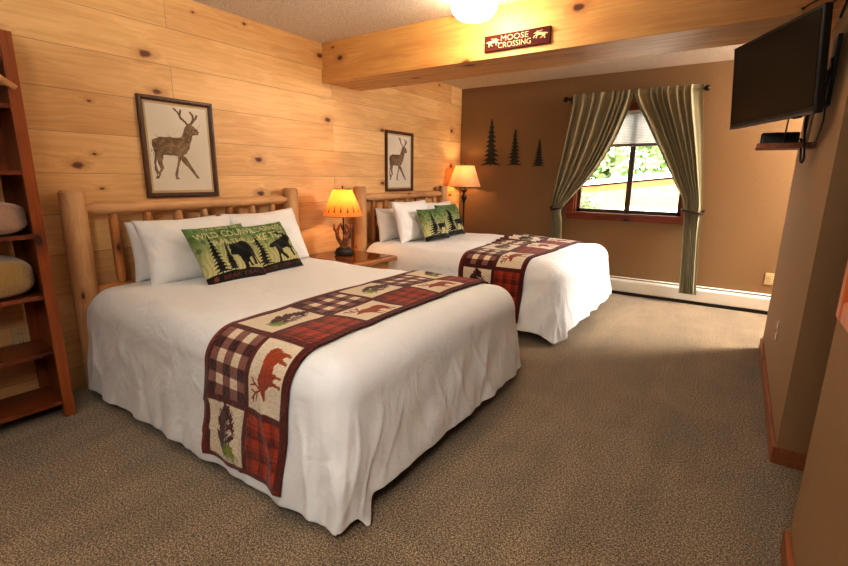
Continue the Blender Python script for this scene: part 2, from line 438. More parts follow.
_TX = {}
def text_tris(txt):
    if txt in _TX: return _TX[txt]
    cu = bpy.data.curves.new('lettering', 'FONT'); cu.body = txt; cu.resolution_u = 3
    o = bpy.data.objects.new('lettering', cu); C.objects.link(o)
    bpy.context.view_layer.update()
    dg = bpy.context.evaluated_depsgraph_get(); me = o.evaluated_get(dg).to_mesh(); me.calc_loop_triangles()
    v = np.array([q.co[:2] for q in me.vertices]); f = [tuple(t.vertices) for t in me.loop_triangles]
    o.evaluated_get(dg).to_mesh_clear(); bpy.data.objects.remove(o); bpy.data.curves.remove(cu)
    _TX[txt] = (v, f); return v, f

def norm_poly(p, flipx=False):
    p = np.array(p, float); p[:, 1] *= -1
    p -= p.min(0); k = p.max(0); p /= k
    if flipx: p[:, 0] = 1-p[:, 0]
    return p, k[0]/k[1]
def place(p, x0, y0, w, h): return p*[w, h]+[x0, y0]

def conifer(n=9, trunk=.04, seed=0, jag=.5, slim=.9):
    """unit box jagged fir tree, y up"""
    r = random.Random(seed); Lp = []; Rp = []
    for k in range(n):
        y1 = 1-(k+.55)/n*(1-trunk); wd = .5*((k+1)/n)**slim*(.82+.3*r.random())
        y0 = y1-.35/n
        Rp += [(.5+wd*jag*.55, y1+.25/n), (.5+wd, y0-.2/n), (.5+wd*jag, y0-.1/n)]
        wd = .5*((k+1)/n)**slim*(.82+.3*r.random())
        Lp += [(.5-wd*jag*.55, y1+.25/n), (.5-wd, y0-.2/n), (.5-wd*jag, y0-.1/n)]
    yb = 1-(1-trunk)*.985
    return np.array([(.5, 1.0)]+Rp+[(.53, yb), (.53, 0), (.47, 0), (.47, yb)]+Lp[::-1])

STAG = [(110,265),(140,252),(200,253),(242,252),(256,215),(262,198),(268,188),(256,172),(238,158),(228,138),(214,120),(203,106),(212,108),(224,122),(232,134),(236,112),(241,116),(239,140),(246,156),(262,170),(274,184),(284,182),(296,160),(293,140),(280,124),(287,121),(299,136),(304,156),(313,138),(318,140),(316,158),(300,176),(290,187),(302,194),(316,210),(326,222),(324,234),(306,236),(294,238),(291,262),(282,300),(266,330),(252,338),(262,352),(284,384),(308,420),(332,456),(322,456),(298,428),(268,392),(246,368),(238,352),(240,366),(228,408),(224,446),(234,460),(216,460),(214,440),(222,400),(226,362),(226,342),(190,338),(160,338),(158,352),(152,378),(162,408),(146,436),(138,460),(128,456),(136,432),(148,408),(138,384),(134,360),(126,384),(134,418),(142,446),(134,448),(122,416),(120,380),(124,330),(112,296)]
ELK = [(.98,.60),(.93,.70),(.82,.735),(.62,.70),(.47,.75),(.38,.71),(.30,.66),(.22,.60),(.13,.53),(.145,.48),(.25,.50),(.33,.49),(.38,.42),(.44,.34),(.45,.18),(.44,.0),(.48,.0),(.50,.18),(.52,.30),(.58,.18),(.57,.02),(.61,.02),(.62,.32),(.74,.36),(.79,.28),(.77,.02),(.81,.02),(.85,.24),(.90,.16),(.90,.02),(.94,.02),(.95,.20),(.96,.36),(.99,.48)]
ELK_T = [[(.30,.65),(.24,.79),(.11,.93)],[(.24,.79),(.27,.96)],[(.27,.72),(.09,.77)],[(.33,.68),(.39,.82),(.48,.95)],[(.39,.82),(.35,.98)],[(.17,.87),(.05,.88)]]
MOOSE = [(228,285),(240,262),(270,248),(310,235),(350,215),(372,206),(368,196),(330,190),(300,172),(318,166),(350,178),(378,186),(384,160),(391,172),(390,196),(402,202),(420,225),(441,236),(438,246),(416,241),(405,250),(400,275),(430,310),(441,340),(436,378),(421,376),(425,336),(405,308),(398,332),(402,388),(385,388),(383,322),(360,304),(320,312),(310,345),(342,396),(330,406),(290,350),(285,380),(284,416),(264,416),(272,350),(264,312),(260,290),(244,297)]
BEAR = [(333,318),(331,304),(345,285),(337,270),(340,250),(352,240),(362,246),(374,238),(388,235),(402,240),(430,233),(470,223),(500,235),(520,262),(531,290),(540,335),(552,375),(576,396),(560,404),(540,396),(526,350),(518,346),(518,370),(524,404),(494,404),(492,364),(480,352),(462,356),(466,385),(482,412),(458,418),(452,380),(440,390),(436,424),(404,426),(410,380),(402,340),(380,318),(356,322)]

# ------------------------------------------------------------------ ROOM SHELL
def slab(name, x0, x1, y0, y1, z0, z1, mat):
    return struct(MB().bb(x0, x1, y0, y1, z0, z1).build(name, mat))
slab('floor', -.2, 5.2, -1.9, YW+.15, -.12, 0, M_carpet)
slab('ceiling', -.2, 5.2, -1.9, YW+.15, CEIL, CEIL+.12, M_ceil)
slab('wall_left', -.15, 0, -1.9, YW+.15, 0, CEIL, M_pine)
slab('wall_rear', -.15, 5.2, -2.05, -1.9, 0, CEIL, M_paint)
slab('wall_far_right', 5.0, 5.15, -1.9, YW+.15, 0, CEIL, M_paint)
slab('wall_right', 3.53, 5.0, 2.55, 4.4, 0, CEIL, M_paint2)
slab('wall_near_right', 3.54, 3.68, -1.9, 1.9, 0, CEIL, M_paint2)
# window wall with its opening
WX0, WX1, WZ0, WZ1 = 1.585, 2.735, .925, 2.06
wb = MB()
wb.bb(0, WX0, YW, YW+.15, 0, CEIL).bb(WX1, 5.0, YW, YW+.15, 0, CEIL).bb(WX0, WX1, YW, YW+.15, 0, WZ0).bb(WX0, WX1, YW, YW+.15, WZ1, CEIL)
struct(wb.build('wall_back', M_paint))
# ceiling beam: two front boards, soffit, rear board
b1 = MB().bb(0, 3.53, 3.145, 3.638, 2.218, CEIL, .002); struct(b1.build('trim_1', M_beam))
b2 = MB().bb(0, 3.53, 3.143, 3.638, 2.118, 2.216, .002); struct(b2.build('trim_2', M_beamdark))
b3 = MB().bb(0, 3.53, 3.133, 3.1425, 2.110, 2.2165, .0015); struct(b3.build('trim_3', M_beam))
# wooden baseboards
def bboard(name, x0, x1, y0, y1): struct(MB().bb(x0, x1, y0, y1, 0, .085, .004).build(name, M_base))
bboard('baseboard_right', 3.514, 3.53, 2.535, 4.4)
bboard('baseboard_right_end', 3.53, 5.0, 2.534, 2.55)
bboard('baseboard_near_right', 3.522, 3.54, -1.88, 1.9)

# ------------------------------------------------------------------ WINDOW
w = thing('window_1', (2.16, YW, WZ0), 'two-pane sliding window with red-brown wooden casing', 'window', kind='structure')
cas = MB()
cas.bb(1.51, WX0, YW-.022, YW, .84, 2.11, .003).bb(WX1, 2.795, YW-.022, YW, .84, 2.11, .003).bb(WX0, WX1, YW-.022, YW, WZ1, 2.11, .003)
cas.bb(WX0, WX1, YW-.022, YW, .84, WZ0-.004, .003)
cas.build('window_casing', M_trim, w)
MB().bb(1.50, 2.82, YW-.055, YW+.06, WZ0-.03, WZ0, .004).build('window_sill', M_trim, w)
jm = MB(); jm.bb(WX0, WX0+.018, YW+.001, YW+.07, WZ0, WZ1).bb(WX1-.018, WX1, YW+.001, YW+.07, WZ0, WZ1).bb(WX0+.018, WX1-.018, YW+.001, YW+.07, WZ1-.018, WZ1)
jm.build('window_jamb', M_trim, w)
fr = MB(); fx0, fx1, fz0, fz1 = WX0+.02, WX1-.02, WZ0+.001, WZ1-.02
fr.bb(fx0, fx0+.035, YW+.06, YW+.12, fz0, fz1).bb(fx1-.035, fx1, YW+.06, YW+.12, fz0, fz1).bb(fx0, fx1, YW+.06, YW+.12, fz0, fz0+.035).bb(fx0, fx1, YW+.06, YW+.12, fz1-.035, fz1)
fr.build('window_frame', M_sash, w)
MB().bb(2.14, 2.195, YW+.065, YW+.115, fz0+.035, fz1-.035, .004).build('meeting_stile', M_sash, w)
MB().bb(2.146, 2.16, YW+.055, YW+.065, fz0+.05, fz0+.13, .003).build('latch', M_blackmetal, w)
MB().bb(fx0+.035, 2.14, YW+.085, YW+.089, fz0+.035, fz1-.035).build('pane', M_glass, w)
MB().bb(2.195, fx1-.035, YW+.095, YW+.099, fz0+.035, fz1-.035).build('pane', M_glass, w)

# pleated shade in the top of the window
bl = thing('pleated_shade', (2.16, YW+.03, 1.68), 'white pleated window shade pulled down over the top of the window', 'blind')
zz = np.linspace(1.69, 2.02, 41); xx = np.linspace(fx0, fx1, 3)
P = np.zeros((3, 41, 3)); P[..., 0] = xx[:, None]; P[..., 1] = YW+.033+.011*np.where(np.arange(41) % 2, 1, -1); P[..., 2] = zz
pc = np.ones(P.shape); pc[:, ::2] = .62  # alternate fold lines darkened: pleat shading put into the colour
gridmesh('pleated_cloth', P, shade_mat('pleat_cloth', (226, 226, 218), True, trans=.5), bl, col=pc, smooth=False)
MB().bb(fx0, fx1, YW+.02, YW+.048, 1.66, 1.69, .004).build('bottom_rail', plain('shade_rail', (128, 120, 108), .5), bl)
MB().bb(fx0, fx1, YW+.012, YW+.055, 2.02, 2.041, .003).build('head_rail', M_white, bl)

# ------------------------------------------------------------------ CURTAINS
rd = thing('curtain_rod', (2.12, YW-.085, 2.19), 'dark curtain rod with ball finials above the window', 'curtain rod')
MB().tube([(1.44, YW-.085, 2.19), (2.80, YW-.085, 2.19)], .011, 12, False).build('rod', M_bronze, rd, True, angle=50)
for sx, x in ((-1, 1.43), (1, 2.81)):
    fm = MB().lathe([(.004, -.03), (.014, -.028), (.016, -.02), (.010, -.012), (.022, -.004), (.029, .010), (.029, .022), (.02, .036), (.004, .042)], (0, 0, 0), 20)
    f = fm.build('finial', M_bronze, rd, True); f.location = Vector((x, YW-.085, 2.19))-rd.location; f.rotation_euler = (0, sx*PI/2, 0)
for x in (1.47, 2.775):
    MB().bb(x-.012, x+.012, YW-.005, YW, 2.15, 2.23).bb(x-.006, x+.006, YW-.075, YW, 2.17, 2.182).build('bracket', M_bronze, rd)

def smooth_interp(z, zs, xs):
    zs = np.array(zs, float); xs = np.array(xs, float); o = np.argsort(zs); zs, xs = zs[o], xs[o]
    d = np.gradient(xs, zs); i = np.clip(np.searchsorted(zs, z)-1, 0, len(zs)-2)
    h = zs[i+1]-zs[i]; t = np.clip((z-zs[i])/h, 0, 1)
    return (2*t**3-3*t**2+1)*xs[i]+(t**3-2*t**2+t)*h*d[i]+(-2*t**3+3*t**2)*xs[i+1]+(t**3-t**2)*h*d[i+1]

def curtain(name, label, zo, xo, zi, xi, ztie, tiename, seed, zbot):
    t = thing(name, ((xo[-1]+xi[-1])/2, YW-.085, zbot), label, 'curtain', 'olive curtains at the window')
    nz, ns = 150, 170
    z = np.linspace(2.235, zbot, nz); s = np.linspace(0, 1, ns)
    X0 = smooth_interp(np.minimum(z, 2.19), zo, xo); X1 = smooth_interp(np.minimum(z, 2.19), zi, xi)
    S, Z = np.meshgrid(s, z, indexing='ij')
    wd = np.abs(X1-X0)
    top = np.clip((2.19-Z)/.15, 0, 1)
    ph = 2*PI*(S*8.2+.5*np.sin(S*6+seed)+.22*np.sin(S*15+seed)+.05*np.sin(Z*3+seed))
    amp = .024*np.minimum(1, .35+.65*wd/.5)[None, :]
    amp = np.where(Z > 2.14, .016+.0*Z, amp*np.clip(.55+.45*top, 0, 1))
    dy = amp*np.sin(ph)+.35*amp*np.sin(2*ph+1.0)
    # gather around the rod
    X = X0[None]+(X1-X0)[None]*S+.006*np.cos(ph)*np.minimum(wd/.5, 1)[None]
    Y = YW-.092+dy-.012*np.exp(-((Z-2.19)/.03)**2)
    Y += -.045*np.clip((ztie-.05-Z)/.7, 0, 1)
    Y -= .02*np.exp(-((Z-ztie)/.12)**2)*np.sin(PI*S)
    Y = np.minimum(Y, YW-.032)
    Y = np.where((Z > 2.165) & (Z < 2.212), np.minimum(Y, YW-.101+.25*dy), Y)
    P = np.stack([X, Y, Z], -1)
    base = lin((172, 165, 134)); c = np.empty(P.shape); c[:] = base
    st = np.sin(S*2*PI*46); c *= np.where(st > .2, 1.05, .95)[..., None]
    c *= np.where(np.sin(S*2*PI*13+1) > .85, .82, 1.0)[..., None]
    o = gridmesh('curtain_panel', P, M_curt, t, col=c)
    so = o.modifiers.new('thick', 'SOLIDIFY'); so.thickness = .002
    # tieback
    k = np.argmin(abs(z-ztie)); cx = (X0[k]+X1[k])/2; hw = abs(X1[k]-X0[k])/2+.012; cy = float(P[:, k, 1].mean())
    pts = [(cx+hw*math.cos(a), cy+.045*math.sin(a), ztie+.015*math.cos(a)*(1 if xi[0] > xo[0] else -1)) for a in np.linspace(0, 2*PI, 25)]
    MB().tube(pts, .011, 8, False, False).build('tieback', M_bronze, t, True)
    sx = -1 if xi[0] > xo[0] else 1
    kx = cx+sx*(hw+.004)
    MB().tube([(kx, YW, ztie+.01), (kx, YW-.09, ztie+.01)], .006, 8, False).lathe([(.003, -.012), (.014, -.008), (.016, 0), (.014, .008), (.003, .012)], (kx, YW-.09, ztie+.01), 14).build('holdback_knob', M_bronze, t, True)
curtain('curtain', 'olive green curtain on the left of the window, swept back toward the bed',
        [2.24, 2.19, 1.6, .96, .8, .3], [1.515, 1.513, 1.435, 1.355, 1.365, 1.39],
        [2.24, 2.19, 1.9, 1.62, 1.29, 1.03, .96, .8, .3], [2.155, 2.15, 2.07, 1.955, 1.75, 1.53, 1.475, 1.49, 1.52], .955, 'tieback', 1.0, .13)
curtain('curtain', 'olive green curtain on the right of the window, hanging down over the baseboard heater',
        [2.24, 2.19, 1.6, 1.0, .8, .13], [2.780, 2.782, 2.850, 2.918, 2.925, 2.975],
        [2.24, 2.19, 1.9, 1.61, 1.3, 1.05, .97, .8, .13], [2.145, 2.15, 2.30, 2.46, 2.625, 2.745, 2.755, 2.77, 2.815], .985, 'tieback', 3.1, .125)

# ------------------------------------------------------------------ BASEBOARD HEATER
h = thing('baseboard_heater', (2.6, YW-.035, 0), 'long white baseboard heater under the window', 'heater')
prof = [(YW, .20), (YW-.022, .20), (YW-.030, .188), (YW-.030, .178), (YW-.058, .168), (YW-.062, .155), (YW-.062, .045), (YW-.05, .035), (YW, .035)]
hx0, hx1 = 1.3, 4.3
v = [(hx0, y, z) for y, z in prof]+[(hx1, y, z) for y, z in prof]; n = len(prof)
MB().add(v, [(i, (i+1) % n, n+(i+1) % n, n+i) for i in range(n)]+[tuple(range(n)), tuple(range(n, 2*n))[::-1]]).build('heater_cover', M_white, h)
MB().bb(hx0+.01, hx1-.01, YW-.034, YW-.0305, .186, .1925).build('outlet_slot', M_slot, h)
MB().bb(hx0+.02, hx1-.02, YW-.045, YW-.005, 0, .035).build('toe_gap_shade', M_slot, h)  # dark block standing in for the shade beneath the cover

# ------------------------------------------------------------------ OUTLETS
def outlet(name, label, cat, c, nrm, kind):
    t = thing(name, c, label, cat)
    n = Vector(nrm); u = Vector((0, 0, 1)).cross(n)
    def bx(du, dz, wu, wz, d0, d1):
        cc = Vector(c)+u*du+Vector((0, 0, dz))+n*((d0+d1)/2)
        dm = [abs(u[i])*wu+abs(n[i])*(d1-d0) for i in range(3)]; dm[2] = wz
        return cc, dm
    cc, dm = bx(0, 0, .072, .118, 0, .006); MB().box(cc, dm, .002).build('cover_plate', M_beige if kind == 'outlet' else M_ivory, t)
    if kind == 'outlet':
        for dz in (.024, -.024):
            cc, dm = bx(0, dz, .032, .03, .006, .008); f = MB().box(cc, dm, .0008).build('receptacle', M_beige, t)
            mb = MB()
            for du in (-.007, .007):
                cc, dm = bx(du, dz+.003, .003, .010, .008, .0085); mb.box(cc, dm)
            mb.build('slot', M_slot, f)
    else:
        cc, dm = bx(0, 0, .010, .024, .006, .014); MB().box(cc, dm, .002).build('toggle', M_ivory, t)
outlet('wall_outlet', 'beige wall outlet above the baseboard heater, right of the curtain', 'outlet', (3.575, YW, .354), (0, -1, 0), 'outlet')
outlet('wall_switch', 'small ivory plate low on the protruding right wall', 'wall plate', (3.53, 3.44, .412), (-1, 0, 0), 'switch')
outlet('wall_outlet', 'beige wall outlet on the pine wall, seen through the bookshelf', 'outlet', (0, .765, .395), (1, 0, 0), 'outlet')

# ------------------------------------------------------------------ LOGS
def log(name, p0, p1, r0, r1, mat, parent, seed, chamfer=.012, n=18, lumps=.06, taper=None):
    p0, p1 = Vector(p0), Vector(p1); Ln = (p1-p0).length
    r = random.Random(seed); m = 22; a1, a2, a3 = r.random()*6, r.random()*6, r.random()*6
    prof = []
    ts = [0, 0]+[k/m for k in range(1, m)]+[1, 1]
    v = []; f = []
    for i, t in enumerate(ts):
        z = t*Ln; rad = r0*(1-t)+r1*t
        if taper:   # tenon ends
            e = min(t, 1-t)*Ln
            if e < taper: rad *= .55+.45*(e/taper)**.6
        if i == 0 or i == len(ts)-1: rad *= .80; z = 0 if i == 0 else Ln
        elif i == 1: z = chamfer
        elif i == len(ts)-2: z = Ln-chamfer
        for k in range(n):
            a = 2*PI*k/n
            q = rad*(1+lumps*(.5*math.sin(2*a+a1+z*2)+.35*math.sin(3*a+a2-z*5)+.4*math.sin(z*9+a3)*math.cos(a+a2)))
            v.append((q*math.cos(a), q*math.sin(a), z-Ln/2))
    rows = len(ts)
    for i in range(rows-1):
        for k in range(n):
            k2 = (k+1) % n; f.append((i*n+k, i*n+k2, (i+1)*n+k2, (i+1)*n+k))
    f.append(tuple(range(n))[::-1]); f.append(tuple((rows-1)*n+k for k in range(n)))
    me = bpy.data.meshes.new(name); me.from_pydata(v, [], f); me.update(); me.materials.append(mat)
    me.polygons.foreach_set('use_smooth', [True]*len(me.polygons)); me.set_sharp_from_angle(angle=math.radians(38))
    o = bpy.data.objects.new(name, me); C.objects.link(o)
    o.rotation_euler = (p1-p0).to_track_quat('Z', 'Y').to_euler()
    o.location = (p0+p1)/2-wloc(parent); o.parent = parent
    return o

# ------------------------------------------------------------------ BEDS
class Drape:
    """bed cover: flat sheet coordinates (a along the bed from the head, b across) -> surface"""
    def __init__(s, y0, y1, seed, x1=2.175, top=.645, r=.145, near=.055, foot=.10, far=.09, puddle=.035, flap=.085):
        s.y0, s.y1, s.x1, s.top, s.r, s.seed = y0, y1, x1, top, r, seed
        q = r*PI/2
        s.Ln = q+top-r-near; s.Lf = q+top-r-foot; s.Lr = q+top-r-far; s.puddle = puddle; s.flap = flap
        s.xr = x1-r; s.ya = y0+r; s.yb = y1-r
    def __call__(s, a, b, off=0.0):
        a = np.asarray(a, float); b = np.asarray(b, float)
        qa = np.minimum(a, s.xr); qb = np.clip(b, s.ya, s.yb)
        da, db = a-qa, b-qb
        d = np.hypot(da, db)+1e-9; na, nb = da/d, db/d
        cor = (da > 1e-6) & (np.abs(db) > 1e-6)
        th = np.arctan2(np.abs(db), da+1e-12)        # 0 foot .. pi/2 side
        Ls = np.where(db < 0, s.Ln, s.Lr)
        dmax = np.minimum(s.Lf/np.maximum(na, 1e-6), Ls/np.maximum(np.abs(nb), 1e-6))
        k = th/(PI/2); Lm = s.Lf*(1-k)+Ls*k+np.sin(2*th)**2*np.where(db < 0, s.puddle, -.02)
        Lm = Lm+np.where(db < 0, s.flap*np.exp(-((k-.15)/.10)**2), 0)*cor
        dd = np.where(cor, d*Lm/dmax, d)
        r = s.r; arc = r*PI/2
        ph = np.minimum(dd, arc)/r
        e = np.maximum(dd-arc, 0)
        hor = r*np.sin(ph); drop = r*(1-np.cos(ph))+e
        # perimeter coordinate for the folds
        R0 = .30
        p = np.where(db < -1e-6, np.where(da > 1e-6, (PI/2-th)*R0, qa-s.xr), 0)
        p = np.where((da > 1e-6) & (np.abs(db) <= 1e-6), PI/2*R0+qb-s.ya, p)
        p = np.where(db > 1e-6, np.where(da > 1e-6, PI/2*R0+(s.yb-s.ya)+th*R0, PI*R0+(s.yb-s.ya)+s.xr-qa), p)
        sd = s.seed
        A = np.clip(e/.5, 0, 1.2)**1.3
        f1 = np.sin(2*PI*p/.31+sd+.9*np.sin(p*3.1+sd))*.55+np.sin(2*PI*p/.17+2*sd+1.2*np.sin(p*2+e*3))*.3+np.sin(2*PI*p/.093+e*6+sd)*.12
        def ridge(q): return (1-np.abs(np.sin(q)))**3
        cb = np.where(cor, np.sin(2*th)**2, 0)
        rip = A*(.011+.026*cb)*f1
        # slanting drag lines
        rip += np.clip(e/.2, 0, 1)*.0045*np.sin(2*PI*(p*2.2+e*3.4)+sd+1.5*np.sin(p*5))
        g1 = .5+.5*np.sin(p*6.3+sd*2+e*3); g2 = .5+.5*np.sin(p*4.1+sd)
        rip += np.clip(e/.12, 0, 1)*1.7*(.007*ridge(p*9+e*2.5+sd+.8*np.sin(p*4+e*3))*g1+.006*ridge(p*13-e*5+1.7*sd+.9*np.sin(p*6))*g2*np.clip(1.3-e*1.4, 0, 1)+.005*ridge(p*22+e*9+.7*np.sin(e*14+p*5))*g1*(1-g2))
        rip += np.clip(e/.2, 0, 1)*.0015*np.sin(2*PI*(p*5.2-e*2.7)+2*sd+1.5*np.sin(p*7+e*4))
        hor = hor+.050*np.clip(e/.45, 0, 1.3)**1.3+rip+cb*.02*np.clip(e/.3, 0, 1)
        z = s.top-drop
        over = np.maximum(.014-z, 0)
        hor = hor+over*.75
        z = np.maximum(z, .014)+over*.22*(1+np.sin(p*40+sd))*.5
        # top: soft body and creases
        tw = np.clip(1-ph/(PI/2), 0, 1)
        z = z+tw*(.006*np.sin(a*4.1+b*2.0+sd)+.004*np.sin(a*9-b*6+2*sd)+.0018*np.sin(a*21+b*13+np.sin(b*9)*1.5)+.010*np.sin(PI*np.clip((b-s.ya)/(s.yb-s.ya), 0, 1)))
        return np.stack([qa+na*hor, qb+nb*hor, z], -1)
    def normal(s, a, b):
        h = 2e-3
        u = s(a+h, b)-s(a-h, b); v = s(a, b+h)-s(a, b-h)
        n = np.cross(u, v); n /= np.linalg.norm(n, axis=-1, keepdims=True)+1e-12
        return n

def quilt_raster(length, phase, seed):
    """runner pattern; x = along the runner from the near hem, y = across from head edge (0) to foot edge"""
    W = .55; R = Ras(length, W, .0040, (84, 32, 26))
    r = random.Random(seed)
    pitch, bw = .31, .028
    DB, CR = (70, 30, 26), (232, 218, 194)
    mar = (104, 34, 22)
    k = 0; t = phase
    if phase > .06: k, t = -1, phase-pitch
    R.rect(0, length, 0, W, (84, 30, 22))
    rows = ((.045, .29), (.318, .515))
    while t < length:
        t0, t1 = t+bw/2, min(t+pitch-bw/2, length-.02)
        if t1 > max(t0, 0)+.02:
            c0 = max(t0, .022)
            (a0, a1), (b0, b1) = rows
            if k % 2 == 0:
                R.rect(c0, t1, a0, a1, CR)
                # pine cone with a green sprig, stem toward the near end
                cx, cy = t0+.165, (a0+a1)/2+.005
                for j in range(190):
                    u = r.random(); wv = .068*math.sin(PI*min(1, u*1.02))**.8*(1-u*.25)
                    px = cx-.085+.19*u; py = cy+(r.random()*2-1)*wv
                    an = (1 if py > cy else -1)*(.5+.4*r.random())
                    sz = .019+.014*r.random()
                    R.poly([(px-sz*.4, py-.006), (px+sz*math.cos(an), py+sz*math.sin(an)), (px+sz*.2, py+.010), (px-sz*.5, py+.006)], (66, 28, 28) if j % 4 else (92, 44, 40))
                for j in range(46):
                    a = PI+r.uniform(-.9, .9); bx, by = cx-.05, cy+.025+r.uniform(-.02, .03)
                    ln = r.uniform(.03, .075)
                    R.stroke([(bx, by), (bx+ln*math.cos(a), by+ln*math.sin(a))], [.009, .002], (134, 148, 40) if j % 3 else (98, 118, 28))
                # plaid
                m = R.rect(c0, t1, b0, b1, (132, 40, 18))
                X, Y = R.X[m]-t0, R.Y[m]-b0
                wx = (np.sin(2*PI*X/.094) > .2).astype(float)+.6*(np.abs(np.sin(2*PI*X/.094+.8)) > .97)
                wy = (np.sin(2*PI*Y/.070) > .2).astype(float)+.6*(np.abs(np.sin(2*PI*Y/.070+.8)) > .97)
                dk = np.clip((wx+wy)*.42, 0, .9)[:, None]
                base = lin((168, 62, 30)); R.c[m] = base*(1-dk)+lin((70, 22, 14))*dk
            else:
                # buffalo check
                m = R.rect(c0, t1, a0, a1, CR)
                X, Y = R.X[m]-t0, R.Y[m]-a0
                ca = (np.floor(X/.047) % 2 == 0); cb = (np.floor(Y/.049) % 2 == 0)
                q = (ca.astype(int)+cb.astype(int))
                tab = np.array([lin(CR), lin((138, 96, 84)), lin((66, 28, 28))]); R.c[m] = tab[q]
                # elk facing the near end, feet toward the foot of the bed
                m = R.rect(c0, t1, b0, b1, CR)
                def em(q): q = np.asarray(q, float); return np.stack([t0+.02+q[:, 0]*(t1-t0-.05), b1-.006-q[:, 1]*(b1-b0-.016)], -1)
                R.poly(em(ELK), (150, 66, 34), m)
                for tn in ELK_T: R.stroke(em(tn), np.linspace(.011, .006, len(tn)), (150, 66, 34))
        t += pitch; k += 1
    R.rect(0, length, 0, .020, (116, 36, 22)); R.rect(0, length, W-.018, W, (84, 30, 22)); R.rect(0, .02, 0, W, (104, 34, 22)); R.rect(length-.02, length, 0, W, (104, 34, 22))
    nz = rng.normal(0, .06, R.c.shape[:2]); R.c *= (1+nz)[..., None]
    return R

def pillow(name, label, cat, group, c, right, up, W, H, T, mat, parent_col=None, seed=0, ras=None, sag=.0, ears=.065, res=46):
    """cushion: c = bottom centre of its middle plane, right/up unit axes in its plane"""
    right = Vector(right).normalized(); up = Vector(up); up = (up-right*up.dot(right)).normalized(); nrm = right.cross(up)
    if ras is None: nu, nv = res, res
    else: nu, nv = ras.n, ras.m
    u = np.linspace(-1, 1, nu); v = np.linspace(-1, 1, nv); U, V = np.meshgrid(u, v, indexing='ij')
    x = U*W/2*(1-ears*(1-V**2)*np.abs(U)**1.5); y = (V+1)*H/2; y = y-ears*H*.5*(1-U**2)*np.sign(V)*np.abs(V)**1.5
    prof = np.clip((1-np.abs(U)**2.8)*(1-np.abs(V)**2.8), 0, 1)**.55
    wr = .010*np.sin(U*5+V*3+seed)*np.sin(V*4-U*2+2*seed)+.006*np.sin(U*11+seed*3+3*V)*np.sin(V*9+seed)
    sl = sag*(1-V)**2
    def side(sg):
        z = sg*(T/2*prof)+sl+wr*np.clip(prof, 0, 1)
        return np.stack([c[i]+right[i]*x+up[i]*y+nrm[i]*z for i in range(3)], -1)
    A, B = side(1), side(-1)
    idx = np.arange(nu*nv).reshape(nu, nv)
    q = np.stack([idx[:-1, :-1], idx[1:, :-1], idx[1:, 1:], idx[:-1, 1:]], -1).reshape(-1, 4)
    VV = np.concatenate([A.reshape(-1, 3), B.reshape(-1, 3)]); Q = np.concatenate([q, q[:, ::-1]+nu*nv])
    # weld the rim
    rim = np.concatenate([idx[0], idx[-1], idx[:, 0], idx[:, -1]]); mp = np.arange(2*nu*nv); mp[rim+nu*nv] = rim; Q = mp[Q]
    cc = (VV.min(0)+VV.max(0))/2
    me = bpy.data.meshes.new(name); me.from_pydata((VV-cc).tolist(), [], Q.tolist()); me.update()
    col = None
    if ras is not None:
        back = np.empty_like(ras.c); back[:] = lin((196, 188, 140)); cl = np.concatenate([ras.c.reshape(-1, 3), back.reshape(-1, 3)])
        setcol(me, cl)
    bm = bmesh.new(); bm.from_mesh(me); bmesh.ops.delete(bm, geom=[x_ for x_ in bm.verts if not x_.link_faces], context='VERTS'); bm.to_mesh(me); bm.free()
    me.polygons.foreach_set('use_smooth', [True]*len(me.polygons)); me.materials.append(mat)
    o = bpy.data.objects.new(name, me); C.objects.link(o); o.location = cc
    return tag(o, label, cat, group)

